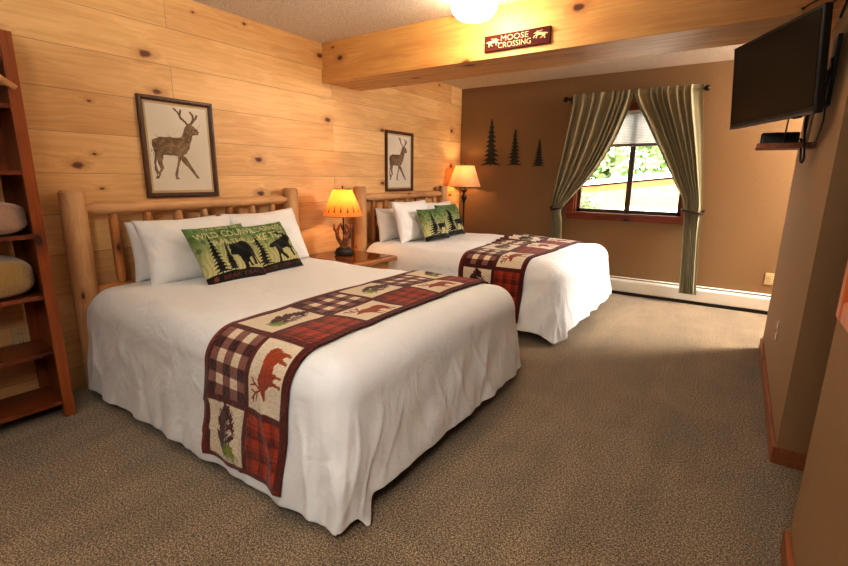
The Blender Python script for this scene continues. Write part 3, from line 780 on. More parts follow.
def pillow_art(kind, seed):
    R = Ras(1.0, 1.0, .0085, (96, 120, 66))
    r = np.random.default_rng(seed)
    X, Y = R.X, R.Y
    g = np.clip((Y-.25)/.55, 0, 1)[..., None]
    bot, top = lin((208, 202, 150)), lin((84, 116, 52))
    n1 = .5+.5*np.sin(X*19+np.sin(Y*13+seed)*2)*np.sin(Y*15+np.sin(X*11)*2+seed); n1 = n1[..., None]
    R.c = bot*(1-g)+(top*(1-.55*n1)+lin((150, 176, 134))*.55*n1)*g
    strk = (np.sin(X*90+np.sin(Y*20)*1.5) > .55)[..., None]*np.clip(1.1-np.abs(Y-.35)*2.2, 0, .4)[..., None]
    R.c = R.c*(1-strk)+lin((120, 130, 66))*strk
    m2 = (np.sin(X*31+1.7*seed)*np.sin(Y*27+seed) > .45) & (Y > .5); R.c[m2] = R.c[m2]*.5+lin((52, 84, 30))*.5
    cr = (222, 216, 168); bk = (28, 27, 24)
    if kind == 'bear':
        R.text('WILD COUNTRY', .06, .735, .115, cr, 1.12); R.text('TRAIL THRU', .20, .575, .10, cr, .72); R.text('THE BEST OF', .24, .89, .06, cr, .6)
        R.poly(place(conifer(11, .04, 3), .11, .12, .26, .68), bk); R.poly(place(conifer(16, .05, 4, .92, 1.0), .33, .12, .20, .5), bk)
        p, a = norm_poly(BEAR); R.poly(place(p, .47, .13, .52, .49), bk)
    elif kind == 'moose':
        R.text('WILDERNESS', .06, .80, .12, cr, .82); R.text('LAKE TRAIL', .12, .62, .13, cr, .76)
        R.poly(place(conifer(11, .04, 5), .08, .12, .30, .66), bk)
        p, a = norm_poly(MOOSE); R.poly(place(p, .38, .13, .58, .62), bk)
    else:
        R.poly(place(conifer(11, .03, seed), .08, .12, .50, .78), bk)
        p, a = norm_poly(STAG); R.poly(place(p, .48, .12, .50, .60), bk)
    R.rect(0, 1, 0, .135, bk)
    if kind in ('bear', 'moose'):
        if kind == 'bear': R.poly(np.array([(.5+.5*math.cos(t)*(1 if i % 2 else .5), .5+.5*math.sin(t)*(1 if i % 2 else .5)) for i, t in enumerate(np.linspace(0, 2*PI, 15)[:-1])])*[.11, .10]+[.07, .02], (138, 70, 44))
        R.text('BEAR TRAIL' if kind == 'bear' else 'MOOSE COUNTRY', .24 if kind == 'bear' else .10, .04, .05, (120, 58, 40), .66 if kind == 'bear' else .82)
    R.c *= (1+r.normal(0, .05, R.c.shape[:2]))[..., None]
    return R

def bed(yc, seed, info):
    y0, y1 = yc-.825, yc+.825
    t = thing('log_bed', (.1, yc, 0), info['bed'], 'bed', 'log beds')
    pa, pb = yc-.785, yc+.77
    log('headboard_post', (.10, pa, 0), (.10, pa+.0, 1.205), .070, .062, M_log, t, seed+1, .014)
    log('headboard_post', (.10, pb, 0), (.10, pb, 1.20), .068, .060, M_log, t, seed+2, .014)
    log('top_rail', (.11, pa+.045, 1.097), (.11, pb-.045, 1.108), .038, .034, M_log, t, seed+3, .02, taper=.05)
    log('lower_rail', (.10, pa+.05, .60), (.10, pb-.05, .60), .042, .040, M_logdark, t, seed+4)
    for k in range(7):
        yy = pa+.20+k*.193
        log('spindle', (.105, yy, .63), (.105, yy+.004*((k*7) % 3-1), 1.085), .031, .028, M_logdark if k in (0, 1, 4) else M_log, t, seed+10+k, taper=.06)
    for s in (-1, 1):
        log('side_rail', (.16, yc+s*.64, .29), (1.80, yc+s*.64, .29), .05, .05, M_log, t, seed+20+s)
    log('foot_rail', (1.72, yc-.60, .29), (1.72, yc+.60, .29), .05, .05, M_log, t, seed+24)
    for s in (-1, 1): log('foot_post', (1.72, yc+s*.60, 0), (1.72, yc+s*.60, .34), .05, .05, M_logdark, t, seed+26+s)
    mt = MB().bb(.19, 2.07, yc-.70, yc+.70, .37, .605, .05).bb(.19, 2.05, yc-.64, yc+.64, .345, .372, .01).build('mattress', M_mattress, t, True)
    # cover
    D = Drape(y0, y1, seed*.7+.3, **info.get('drape', {}))
    a = np.arange(.178, D.xr+D.Lf+1e-6, .0125); b = np.linspace(D.ya-D.Ln, D.yb+D.Lr, 220)
    A, B = np.meshgrid(a, b, indexing='ij')
    P = D(A, B)
    # tuck at the head end
    P[..., 2] -= .05*np.clip((.24-P[..., 0])/.08, 0, 1)**2*(P[..., 2] > .5)
    o = gridmesh('bed_cover', P, M_sheet); tag(o, info['cover'], 'bedding', 'white bed covers')
    so = o.modifiers.new('thick', 'SOLIDIFY'); so.thickness = .006; so.offset = 1
    sb = o.modifiers.new('smooth', 'SUBSURF'); sb.levels = 1; sb.render_levels = 1
    # runner
    Rq = quilt_raster(info['rlen'], info['phase'], seed)
    ends = info['redges']          # head-side and foot-side x at near hem / near edge / far edge
    tt = np.linspace(0, info['rlen'], Rq.n)
    xh = np.interp(tt, [0, .65, 2.3], ends[0]); xf = np.interp(tt, [0, .65, 2.3], ends[1])
    ww = np.linspace(0, 1, Rq.m)
    RA = xh[:, None]*(1-ww)+xf[:, None]*ww+.006*np.sin(tt*5+seed)[:, None]; RB = np.repeat((D.ya-D.Ln+info['rhem']+tt)[:, None], Rq.m, 1)
    N_ = D.normal(RA, RB); RP = D(RA, RB)
    N_[N_[..., 2] < -.2] *= 1
    edge = np.minimum(np.minimum(ww, 1-ww)[None, :]*.55, np.minimum(tt, info['rlen']-tt)[:, None])
    lift = .0125+.004*np.clip(edge/.03, 0, 1)
    if info.get('rumple'):
        cr = np.clip((tt-.9)/.5, 0, 1)*np.clip((2.2-tt)/.3, 0, 1); lift = lift+(cr[:, None]*(1-ww)[None]**1.2*.016*(1+np.sin(tt*42+3*np.sin(tt*5))[:, None]))
    RP = RP+N_*lift[..., None] if True else RP
    o = gridmesh('quilt_runner', RP, M_quilt, col=Rq.c); tag(o, info['runner'], 'bed runner', 'patchwork bed runners')
    so = o.modifiers.new('thick', 'SOLIDIFY'); so.thickness = .008; so.offset = -1
    return D

BED1 = dict(bed='peeled log bed nearest the camera, with its headboard under the larger-looking deer picture',
            cover='white bed cover draped to the carpet on the bed nearest the camera',
            runner='patchwork lodge quilt runner with elk and pine cones across the foot of the front bed',
            rlen=2.5, phase=-.035, rhem=.05, redges=((1.42, 1.425, 1.425), (1.935, 1.975, 1.965)))
BED2 = dict(bed='peeled log bed behind the lamp table, nearest the window',
            cover='white bed cover hanging unevenly on the far bed by the window',
            runner='rumpled patchwork lodge quilt runner across the far bed near the window',
            rlen=2.4, phase=.10, rhem=.06, redges=((1.28, 1.285, 1.16), (1.86, 1.90, 1.90)), rumple=True,
            drape=dict(near=.09, foot=.09, far=.16, puddle=.06, flap=0))
Y1, Y2 = 1.86, 4.28
D1 = bed(Y1, 3, BED1)
D2 = bed(Y2, 8, BED2)

# pillows: white ones lean on the headboards, printed ones lean on those
PW = 'white pillows'
pillow('bed_pillow', 'white pillow mostly hidden at the back left of the front bed headboard', 'pillow', PW, (.212, 1.60, .645), (0, 1, .02), (-.08, 0, 1), .60, .375, .10, M_pillow, seed=1)
pillow('bed_pillow', 'white pillow at the front left of the front bed, left of the bear pillow', 'pillow', PW, (.46, 1.595, .648), (.02, 1, .0), (-.42, 0, 1), .63, .415, .18, M_pillow, seed=2)
pillow('bed_pillow', 'white pillow lying behind the moose pillow, against the middle of the headboard', 'pillow', PW, (.212, 2.235, .645), (0, 1, .0), (-.08, 0, 1), .62, .385, .10, M_pillow, seed=3)
pillow('bed_pillow', 'white pillow at the right end of the front bed, nearest the lamp table', 'pillow', PW, (.44, 2.215, .65), (-.02, 1, .055), (-.40, .06, 1), .60, .42, .18, M_pillow, seed=4)
PG = 'printed lodge pillows'
pillow('printed_pillow', 'green lodge pillow printed with a black bear and fir trees', 'pillow', PG, (.715, 1.685, .652), (.0, 1, .02), (-.72, .06, 1), .41, .405, .13, M_print, ras=pillow_art('bear', 2), seed=5, ears=.06)
pillow('printed_pillow', 'green lodge pillow printed with a black moose walking right', 'pillow', PG, (.665, 2.045, .652), (-.12, 1, .02), (-.66, .0, 1), .45, .375, .12, M_print, ras=pillow_art('moose', 5), seed=6, ears=.06)
pillow('bed_pillow', 'white pillow at the back left of the far bed, low against its headboard', 'pillow', PW, (.255, 3.90, .645), (0, 1, 0), (-.16, 0, 1), .58, .35, .12, M_pillow, seed=7)
pillow('bed_pillow', 'white pillow standing tallest at the front left of the far bed', 'pillow', PW, (.48, 3.97, .65), (0, 1, .0), (-.30, 0, 1), .60, .43, .15, M_pillow, seed=8)
pillow('bed_pillow', 'white pillow at the right of the far bed, behind the right elk pillow', 'pillow', PW, (.38, 4.66, .645), (0, 1, .01), (-.32, 0, 1), .64, .40, .15, M_pillow, seed=9)
pillow('printed_pillow', 'green fir and elk pillow on the left of the printed pair on the far bed', 'pillow', PG, (.67, 4.07, .665), (.02, 1, 0), (-.42, 0, 1), .44, .345, .12, M_print, ras=pillow_art('elk', 7), seed=10, ears=.06)
pillow('printed_pillow', 'green fir and elk pillow on the right of the printed pair on the far bed', 'pillow', PG, (.64, 4.47, .665), (.02, 1, .01), (-.42, 0, 1), .44, .375, .12, M_print, ras=pillow_art('elk', 9), seed=11, ears=.06)

# ------------------------------------------------------------------ NIGHTSTAND
ns = thing('nightstand', (.36, 3.03, 0), 'log nightstand with a glossy wooden top between the two beds', 'nightstand')
MB().bb(.02, .70, 2.735, 3.325, .558, .597, .008).build('tabletop', M_night, ns)
MB().bb(.05, .655, 2.775, 3.285, .597, .601, .001).build('glass_cover', M_ntop, ns)
for x in (.08, .62):
    for y in (2.79, 3.27): log('leg', (x, y, 0), (x, y, .558), .034, .03, M_log, ns, int(x*100+y*10))
for y in (2.79, 3.27): MB().bb(.10, .60, y-.012, y+.012, .455, .545, .004).build('side_panel', M_night, ns)
dr = MB().bb(.60, .632, 2.825, 3.235, .43, .55, .005).build('drawer', M_night, ns)
kb = MB().lathe([(.004, 0), (.012, .002), (.016, .012), (.01, .02), (.002, .022)], (0, 0, 0), 14).build('knob', M_bronze, dr, True)
kb.location = (.018, 0, 0); kb.rotation_euler = (0, PI/2, 0)
MB().bb(.10, .62, 2.80, 3.26, .16, .185, .004).build('lower_shelf', M_night, ns)

# ------------------------------------------------------------------ ANTLER LAMP
lx, ly, lz = .30, 3.045, .601
al = thing('antler_lamp', (lx, ly, lz), 'antler table lamp with glowing amber shade ringed by small fir trees', 'lamp')
pr_ = [(.070, 0), (.082, .012), (.080, .034), (.070, .054), (.050, .068), (.030, .08), (.01, .085)]
mb = MB().lathe(pr_, (lx, ly, lz), 26)
for i, q in enumerate(mb.v):
    k = 1+.10*math.sin(q[0]*90+q[2]*60)*math.cos(q[1]*80); mb.v[i] = (lx+(q[0]-lx)*k, ly+(q[1]-ly)*k, q[2])
mb.build('base', M_rock, al, True)
def antler(a0, tw, sgn):
    mb = MB(); pts = []
    for k in range(7):
        u = k/6; a = a0+sgn*tw*u; rr = .018+.034*math.sin(u*PI*.95)+.012*u
        pts.append((lx+rr*math.cos(a), ly+rr*math.sin(a), lz+.05+.235*u))
    mb.tube(pts, [.022, .021, .020, .018, .016, .013, .006], 9)
    for j, ln in ((2, .07), (4, .075)):
        p = Vector(pts[j]); d = Vector((p.x-lx, p.y-ly, 0)).normalized()
        mb.tube([p, p+d*ln*.32+Vector((0, 0, ln*.4)), p+d*ln*.34+Vector((0, 0, ln))], [.014, .011, .004], 7)
    return mb
for a0, sgn in ((0.4, 1), (2.5, -1), (4.6, 1), (5.6, -1)): antler(a0, 2.6, sgn).build('antler', M_antler, al, True)
MB().tube([(lx, ly, lz+.06), (lx, ly, lz+.40)], .007, 10, False).build('stem', M_bronze, al, True)
# shade with trees round it
zs0, zs1, r0, r1 = .955, 1.19, .180, .084
nA, nZ = 420, 90
Rb = Ras(2*PI, 1.0, .009, (255, 255, 255))
for k in range(17):
    hh = .19+.09*((k*5) % 3)/2; a = (k+.5)/17*2*PI
    Rb.poly(place(conifer(6, .05, k, .6, .9), a-.09, .15, .18, hh), (150, 104, 66))
Aa = np.arctan2(np.sin(Rb.X), np.cos(Rb.X)); rr = r0+(r1-r0)*Rb.Y
P = np.stack([lx+rr*np.cos(Rb.X), ly+rr*np.sin(Rb.X), zs0+(zs1-zs0)*Rb.Y], -1)
gridmesh('lamp_shade', P, shade_mat('amber_shade', (228, 156, 80), True, .34), al, col=Rb.c)
for r_, z_ in ((r0, zs0), (r1, zs1)): MB().tube([(lx+r_*math.cos(a), ly+r_*math.sin(a), z_) for a in np.linspace(0, 2*PI, 49)], .0025, 6, False, False).build('shade_rim', M_antler, al, True)
MB().lathe([(.003, 0), (.012, .012), (.022, .04), (.028, .065), (.024, .09), (.006, .105)], (lx, ly, lz+.40), 18).build('bulb', emissive('warm_bulb', (255, 190, 110), 8), al, True)
MB().tube([(lx, ly, 1.175), (lx, ly, 1.205)], .005, 8, False).lathe([(.003, 0), (.009, .006), (.004, .016)], (lx, ly, 1.203), 10).tube([(lx-.088, ly, 1.190), (lx+.088, ly, 1.190)], .003, 6, False).build('finial', M_bronze, al, True)

# ------------------------------------------------------------------ FLOOR LAMP
fx, fy = .215, 5.40
fl = thing('floor_lamp', (fx, fy, 0), 'dark bronze floor lamp with a pale cone shade in the far corner', 'lamp')
MB().lathe([(.13, 0), (.135, .01), (.13, .022), (.08, .034), (.03, .05), (.012, .06)], (fx, fy, 0), 30).build('base', M_bronze, fl, True, angle=50)
MB().tube([(fx, fy, .05), (fx, fy, 1.28)], .0125, 12, False).build('pole', M_bronze, fl, True, angle=50)
MB().lathe([(.012, 0), (.024, .01), (.018, .025), (.030, .05), (.036, .075), (.026, .105), (.016, .125), (.024, .14), (.042, .16), (.044, .17), (.012, .18)], (fx, fy, .98), 24).build('turned_collar', M_bronze, fl, True)
th_ = np.linspace(0, 2*PI, 65); zz = np.linspace(0, 1, 12); TH, ZZ = np.meshgrid(th_, zz, indexing='ij'); rr = .212+(.122-.212)*ZZ
gridmesh('lamp_shade', np.stack([fx+rr*np.cos(TH), fy+rr*np.sin(TH), 1.19+.265*ZZ], -1), shade_mat('peach_shade', (238, 200, 160), False, .30), fl)
MB().tube([(fx-.12, fy, 1.45), (fx+.12, fy, 1.45)], .003, 6, False).tube([(fx, fy, 1.27), (fx, fy, 1.475)], .004, 6, False).lathe([(.003, 0), (.010, .008), (.003, .02)], (fx, fy, 1.47), 10).build('finial', M_bronze, fl, True)
MB().lathe([(.003, 0), (.012, .01), (.026, .05), (.022, .08), (.006, .095)], (fx+.03, fy, 1.27), 16).build('bulb', emissive('warm_bulb_tall', (255, 196, 120), 8), fl, True)

# ------------------------------------------------------------------ DEER PICTURES
def deer_picture(label, yc, zc, W, H, seed):
    t = thing('deer_picture', (.012, yc, zc), label, 'picture', 'framed deer sketches')
    fw = .030
    prof = [(0, 0), (0, .020), (.006, .026), (.016, .026), (.026, .016), (.030, .014), (.030, 0)]
    y0, y1, z0, z1 = yc-W/2, yc+W/2, zc-H/2, zc+H/2
    mb = MB(); rings = []
    cor = [(y0, z0, 1, 1), (y1, z0, -1, 1), (y1, z1, -1, -1), (y0, z1, 1, -1)]
    v = []; n = len(prof)
    for (y, z, sy, sz) in cor:
        for d, hgt in prof: v.append((hgt+.001, y+sy*d, z+sz*d))
    f = []
    for i in range(4):
        j = (i+1) % 4
        for k in range(n): f.append((i*n+k, i*n+(k+1) % n, j*n+(k+1) % n, j*n+k))
    mb.add(v, f).build('frame', M_frame, t, angle=None)
    MB().bb(.002, .008, y0+.028, y1-.028, z0+.028, z1-.028).build('mat_board', M_mat, t)
    w, hh = W-.092, H-.092
    R = Ras(w, hh, .0022, (228, 220, 204))
    r = np.random.default_rng(seed)
    R.c *= (1+.05*np.sin(R.X*14+1)*np.sin(R.Y*9))[..., None]
    p = np.array(STAG, float)
    # photo frame -> 0..1
    def uv(q):
        q = np.asarray(q, float); l = 78+(q[:, 1]-85)*.09; rt = 362+(q[:, 1]-110)*.088
        tp = 85+(q[:, 0]-75)*.085; bt = 520-(q[:, 0]-115)*.018
        return np.stack([(q[:, 0]-l)/(rt-l)*w, (1-(q[:, 1]-tp)/(bt-tp))*hh], -1)
    i = R.inside(uv(p))
    n1 = np.clip(.55+.25*np.sin(R.X*60+3*np.sin(R.Y*33))*np.sin(R.Y*50+2*np.sin(R.X*41))+r.normal(0, .16, R.X.shape), 0, 1)
    sh = n1[..., None]; R.c[i] = (lin((168, 142, 108))*sh+lin((84, 60, 40))*(1-sh))[i]
    P_ = uv(p)
    for k in range(len(P_)):
        a, b = P_[k], P_[(k+1) % len(P_)]
        if r.random() < .75: R.stroke([a, b], [.004+.004*r.random(), .003], (46, 30, 18), .8)
    def shade(cx, cy, sx, sy, m, c, ln=.04):
        for _ in range(m):
            q = np.array([[cx+r.normal(0, sx), cy+r.normal(0, sy)]]); q = np.concatenate([q, q+[[r.normal(0, 14), r.normal(0, 14)]]])
            R.stroke(uv(q), [.004, .0015], c, .6)
    shade(125, 300, 6, 22, 26, (48, 30, 18)); shade(200, 262, 45, 5, 18, (70, 48, 30)); shade(170, 330, 35, 5, 16, (56, 38, 24)); shade(268, 240, 8, 30, 22, (74, 50, 32)); shade(200, 295, 36, 14, 14, (186, 160, 126)); shade(300, 210, 10, 8, 6, (60, 40, 26))
    pts = np.stack([np.full(R.X.shape, .0092), y0+.046+R.X, z0+.046+R.Y], -1)
    gridmesh('deer_sketch', pts, M_sketch, t, col=R.c, smooth=False)
deer_picture('framed brown deer sketch on the pine wall above the front bed, at left', 1.782, 1.469, .505, .645, 3)
deer_picture('framed brown deer sketch on the pine wall above the far bed headboard', 4.268, 1.469, .50, .645, 5)

# ------------------------------------------------------------------ FIR TREE WALL CUT-OUTS
for lab, x0, x1, z0, z1, sd in (('tallest and leftmost dark metal fir tree cut-out on the brown wall', .315, .60, 1.462, 2.045, 21),
                               ('middle-height dark metal fir tree cut-out, between the other two on the brown wall', .69, .885, 1.462, 1.906, 22),
                               ('shortest dark metal fir tree cut-out, nearest the window curtain', 1.02, 1.20, 1.45, 1.775, 23)):
    p = conifer(10, .015, sd, .60, .85)
    p = np.array([(x0+(x1-x0)*q[0], z0+(z1-z0)*q[1]) for q in p])
    o = MB().prism(p.tolist(), (0, YW+.0005, 0), (1, 0, 0), (0, 0, 1), .0065).build('tree_cutout', M_decal)
    tag(o, lab, 'wall decoration', 'fir tree wall cut-outs')

# ------------------------------------------------------------------ MOOSE CROSSING SIGN
sx0, sx1, sz0, sz1, sy = 1.618, 2.088, 2.150, 2.252, 3.1325
sg = thing('moose_sign', ((sx0+sx1)/2, sy, sz0), 'small maroon sign reading MOOSE CROSSING mounted on the ceiling beam', 'sign')
MB().bb(sx0, sx1, sy-.018, sy, sz0, sz1, .003).build('board', M_sign, sg)
def flat_text(mb, txt, x0, z0, w, hgt, y):
    v, f = text_tris(txt); mn, mx = v.min(0), v.max(0); q = (v-mn)/(mx-mn)
    mb.add([(x0+a*w, y, z0+b*hgt) for a, b in q], f)
mb = MB(); flat_text(mb, 'MOOSE', sx0+.125, sz0+.056, .195, .034, sy-.0188); flat_text(mb, 'CROSSING', sx0+.105, sz0+.014, .235, .034, sy-.0188)
mb.build('lettering', M_signtext, sg, fixn=False)
pm, _ = norm_poly(MOOSE)
for fx_, xx0, zz0 in ((False, sx0+.014, sz0+.030), (True, sx1-.116, sz0+.034)):
    q = pm.copy()
    if fx_: q[:, 0] = 1-q[:, 0]
    q = q if not fx_ else q[::-1]
    MB().prism((q*[.10, .052]).tolist(), (xx0, sy-.0180, zz0), (1, 0, 0), (0, 0, 1), .0008).build('moose_silhouette', M_signtext, sg)

# ------------------------------------------------------------------ CEILING LIGHT
gx, gy = 1.70, 2.80
cl = thing('ceiling_light', (gx, gy, CEIL), 'round white glass ceiling light in front of the beam', 'ceiling light')
MB().lathe([(.02, 0), (.138, 0), (.143, -.012), (.141, -.045), (.133, -.052), (.02, -.052)], (gx, gy, CEIL), 40).build('canopy', plain('brass_canopy', (150, 112, 60), .35, .8), cl, True, angle=40)
prof = [(.132, -.05), (.140, -.065), (.145, -.085), (.142, -.110), (.130, -.135), (.106, -.159), (.070, -.176), (.032, -.184), (.004, -.186)]
MB().lathe(prof, (gx, gy, CEIL), 40).build('glass_globe', emissive('lit_globe', (255, 240, 216), 42), cl, True)

# ------------------------------------------------------------------ TV
tvc = Vector((3.271, 3.059, 1.815))
yaw = -1.103      # along the screen, far end -> near end
right = Vector((math.cos(yaw), math.sin(yaw), 0)); tilt = .090
nrm = Vector((right.y, -right.x, 0))           # facing the room
if nrm.x > 0: nrm = -nrm
upv = (Vector((0, 0, 1))*math.cos(tilt)+nrm*math.sin(tilt)); nt_ = (nrm*math.cos(tilt)-Vector((0, 0, 1))*math.sin(tilt))
Rm = Matrix((right, upv, right.cross(upv))).transposed(); sgn = 1 if right.cross(upv).dot(nt_) > 0 else -1
Rq = Rm.to_quaternion()
tv = thing('television', tuple(tvc), 'black flat-screen television angled out from the right wall', 'television')
def tvp(u, v_, w_): return tvc+right*u+upv*v_+nt_*w_
TW, TH_ = .731, .445
MB().box(tvp(0, 0, -.018), (TW, TH_, .036), .006, Rq).build('cabinet', M_plastic, tv)
MB().box(tvp(0, .006, .0012), (TW-.03, TH_-.045, .003), .001, Rq).build('screen', M_screen, tv)
MB().box(tvp(0, -.02, -.046), (TW*.62, TH_*.6, .035), .014, Rq).build('rear_housing', M_plastic, tv)
MB().box(tvp(0, -TH_/2+.006, .001), (TW-.01, .010, .004), .001, Rq).build('lower_bezel_strip', M_silver, tv)
MB().box(tvp(.0, -TH_/2+.0165, .0012), (.022, .004, .002), .0005, Rq).build('maker_mark', M_silver, tv)
MB().box(tvp(.24, -TH_/2-.004, -.006), (.05, .008, .014), .002, Rq).build('sensor_bump', M_plastic, tv)
mt = thing('tv_wall_mount', (3.53, 3.12, 1.80), 'black swivel bracket holding the television to the wall', 'tv mount')
MB().bb(3.512, 3.53, 3.05, 3.19, 1.66, 1.98, .003).build('wall_plate', M_blackmetal, mt)
e = tvp(0, 0, -.066)
MB().tube([(3.512, 3.12, 1.82), (3.47, 3.17, 1.82), (e.x+.012, e.y+.006, 1.82)], .016, 8, False).build('arm', M_blackmetal, mt)
MB().box(tvp(0, 0, -.0690), (.20, .20, .008), .002, Rq).build('head_plate', M_blackmetal, mt)
def cable(label, pts, r, mat): return tag(MB().tube(pts, r, 7).build('cable', mat, None, True), label, 'cable')
cable('black cable looping down behind the television toward the cable box', [(3.53, 3.17, 1.83), (3.49, 3.185, 1.78), (3.462, 3.22, 1.62), (3.478, 3.25, 1.48), (3.486, 3.262, 1.42), (3.478, 3.275, 1.40), (3.470, 3.285, 1.44), (3.466, 3.33, 1.52), (3.4575, 3.37, 1.528)], .0055, M_plastic)
cable('thin black cord hanging in a slack curve off the television mount', [(3.507, 3.06, 1.78), (3.50, 3.0, 1.70), (3.514, 3.02, 1.60), (3.51, 3.16, 1.50), (3.48, 3.33, 1.50), (3.455, 3.39, 1.515)], .0035, M_plastic)
cable('black cord bundle knotted beside the television wall mount', [(3.50, 2.98, 1.86), (3.512, 2.95, 1.74), (3.505, 2.93, 1.66), (3.49, 2.97, 1.64), (3.50, 3.02, 1.72), (3.507, 3.05, 1.83)], .006, M_plastic)

# little hanging shelf with the cable box
hs = thing('hanging_shelf', (3.40, 3.40, 1.487), 'small wooden shelf hung on cords under the television', 'shelf')
MB().bb(3.268, 3.53, 3.30, 3.50, 1.478, 1.488, .002).build('board', M_base, hs)
MB().bb(3.268, 3.53, 3.292, 3.301, 1.478, 1.506, .001).build('front_lip', M_base, hs)
for x, z1 in ((3.385, 1.64), ): MB().tube([(x, 3.2985, 1.488), (x+.008, 3.297, z1)], .0035, 6, False).build('cord', M_cord, hs)
MB().tube([(3.47, 3.297, 1.488), (3.478, 3.295, 1.66)], .0035, 6, False).build('cord', M_cord, hs)
MB().tube([(3.486, 3.32, 1.495), (3.494, 3.32, 1.66)], .008, 6, False).build('cord', M_cordwhite, hs)['label'] = 'thick white cord'
bx_ = thing('cable_box', (3.36, 3.40, 1.4885), 'black cable box sitting on the small hanging shelf', 'cable box')
MB().bb(3.284, 3.455, 3.315, 3.46, 1.4885, 1.564, .006).build('case', M_plastic, bx_)
mb = MB()
for k in range(12): mb.bb(3.30+k*.0115, 3.306+k*.0115, 3.3135, 3.3155, 1.50, 1.553)
mb.build('vent_ribs', M_blackmetal, bx_)

# hooks on the beam beside the television
def hook(label, p, d):
    o = thing('wire_hook', p, label, 'hook', 'black hooks by the television')
    P = Vector(p)
    MB().lathe([(.002, 0), (.009, .002), (.009, .008), (.002, .011)], p, 12).build('screw_knob', M_blackmetal, o, True)
    MB().tube([P, P+Vector((0, -.02, -.004)), P+Vector((d*.02, -.045, .008)), P+Vector((d*.055, -.05, .022)), P+Vector((d*.06, -.04, .035))], .0035, 7).build('wire', M_blackmetal, o, True)
hook('black wire hook on the beam just above the top of the television', (3.365, 3.131, 2.128), 1)
hook('black wire hook on the beam nearest the right wall', (3.462, 3.131, 2.128), 1)
cable('black coax cable running up the wall behind the top of the television', [(3.50, 2.98, 2.03), (3.512, 2.94, 2.12), (3.514, 2.90, 2.24), (3.516, 2.87, 2.40), (3.516, 2.86, 2.439)], .0055, M_plastic)

# ------------------------------------------------------------------ BOOKSHELF
bs = thing('bookshelf', (.2, .35, 0), 'tall reddish pine open bookshelf against the pine wall at left', 'bookshelf')
by0, by1 = -.15, .855
MB().bb(.05, .345, by1-.022, by1-.001, 0, 1.92, .002).build('side_panel', M_red, bs)
MB().bb(.05, .345, by0+.001, by0+.022, 0, 1.92, .002).build('side_panel', M_red, bs)
MB().bb(.328, .352, by1-.050, by1, 0, 1.93, .003).build('front_stile', M_red, bs)
MB().bb(.328, .352, by0, by0+.05, 0, 1.93, .003).build('front_stile', M_red, bs)
for z in (.094, .379, .681, .995, 1.307, 1.613): MB().bb(.05, .333, by0+.022, by1-.022, z-.022, z, .002).build('shelf', M_redx, bs)
MB().bb(.05, .345, by0+.022, by1-.022, 1.895, 1.92, .002).build('top_panel', M_redx, bs)
MB().bb(.328, .350, by0+.05, by1-.05, 1.845, 1.92, .002).build('top_rail', M_redx, bs)
MB().bb(.05, .068, by1-.062, by1-.022, .10, 1.89, .001).build('rear_stile', M_red, bs)

# blankets: folded / rolled soft bodies
def soft(name, label, c, d, mat, group, seed, roll=False):
    n, m = 60, 40
    u = np.linspace(0, 2*PI, n); v = np.linspace(-1, 1, m); U, V = np.meshgrid(u, v, indexing='ij')
    ex = .34 if not roll else .60
    sp = lambda t, e: np.sign(t)*np.abs(t)**e
    e2 = np.clip(1-np.abs(V)**5, 0, 1)**.5
    X = sp(np.cos(U), ex)*e2; Z = sp(np.sin(U), ex)*e2; Y = V
    wob = 1+.035*np.sin(5*U+seed+V*3)+.03*np.sin(V*7+seed*2)*np.sin(3*U)+.02*np.sin(9*U+V*4)
    P = np.stack([c[0]+d[0]/2*X*wob, c[1]+d[1]/2*Y, c[2]+d[2]/2+d[2]/2*Z*np.where(Z > 0, wob*(1+.0*V), 1)], -1)
    if roll: P[..., 2] = c[2]+d[2]/2+(P[..., 2]-c[2]-d[2]/2)
    o = gridmesh(name, P, mat); return tag(o, label, 'blanket', group)
soft('folded_blanket', 'folded pinkish fleece blanket on the middle shelf of the bookshelf', (.20, .545, .996), (.28, .565, .165), M_blanketpink, 'blankets on the bookshelf', 1)
soft('rolled_blanket', 'rolled tan fleece blanket on the bookshelf below the pinkish one', (.20, .55, .682), (.29, .53, .205), M_blankettan, 'blankets on the bookshelf', 2, True)

# wooden coat hanger hooked over the bookshelf's top rail
hg = thing('coat_hanger', (.40, .60, 1.70), 'pale wooden coat hanger hooked on the top of the bookshelf, half out of view', 'hanger')
hc = (.375, .585)
arm = [(hc[0], hc[1]-.24, 1.675), (hc[0], hc[1]-.18, 1.715), (hc[0], hc[1]-.08, 1.772), (hc[0], hc[1], 1.79), (hc[0], hc[1]+.08, 1.772), (hc[0], hc[1]+.18, 1.718), (hc[0], hc[1]+.245, 1.680)]
MB().tube(arm, [.012, .020, .023, .024, .023, .020, .012], 12).build('shoulder_bar', M_hanger, hg, True)
MB().tube([(hc[0], hc[1]-.20, 1.69), (hc[0], hc[1]+.20, 1.69)], .006, 10, False).build('trouser_bar', M_hanger, hg, True)
MB().tube([(hc[0], hc[1], 1.795), (hc[0], hc[1], 1.90), (hc[0]-.008, hc[1], 1.928), (hc[0]-.03, hc[1], 1.938), (hc[0]-.052, hc[1], 1.928)], .0025, 8).build('hook', M_steel, hg, True)

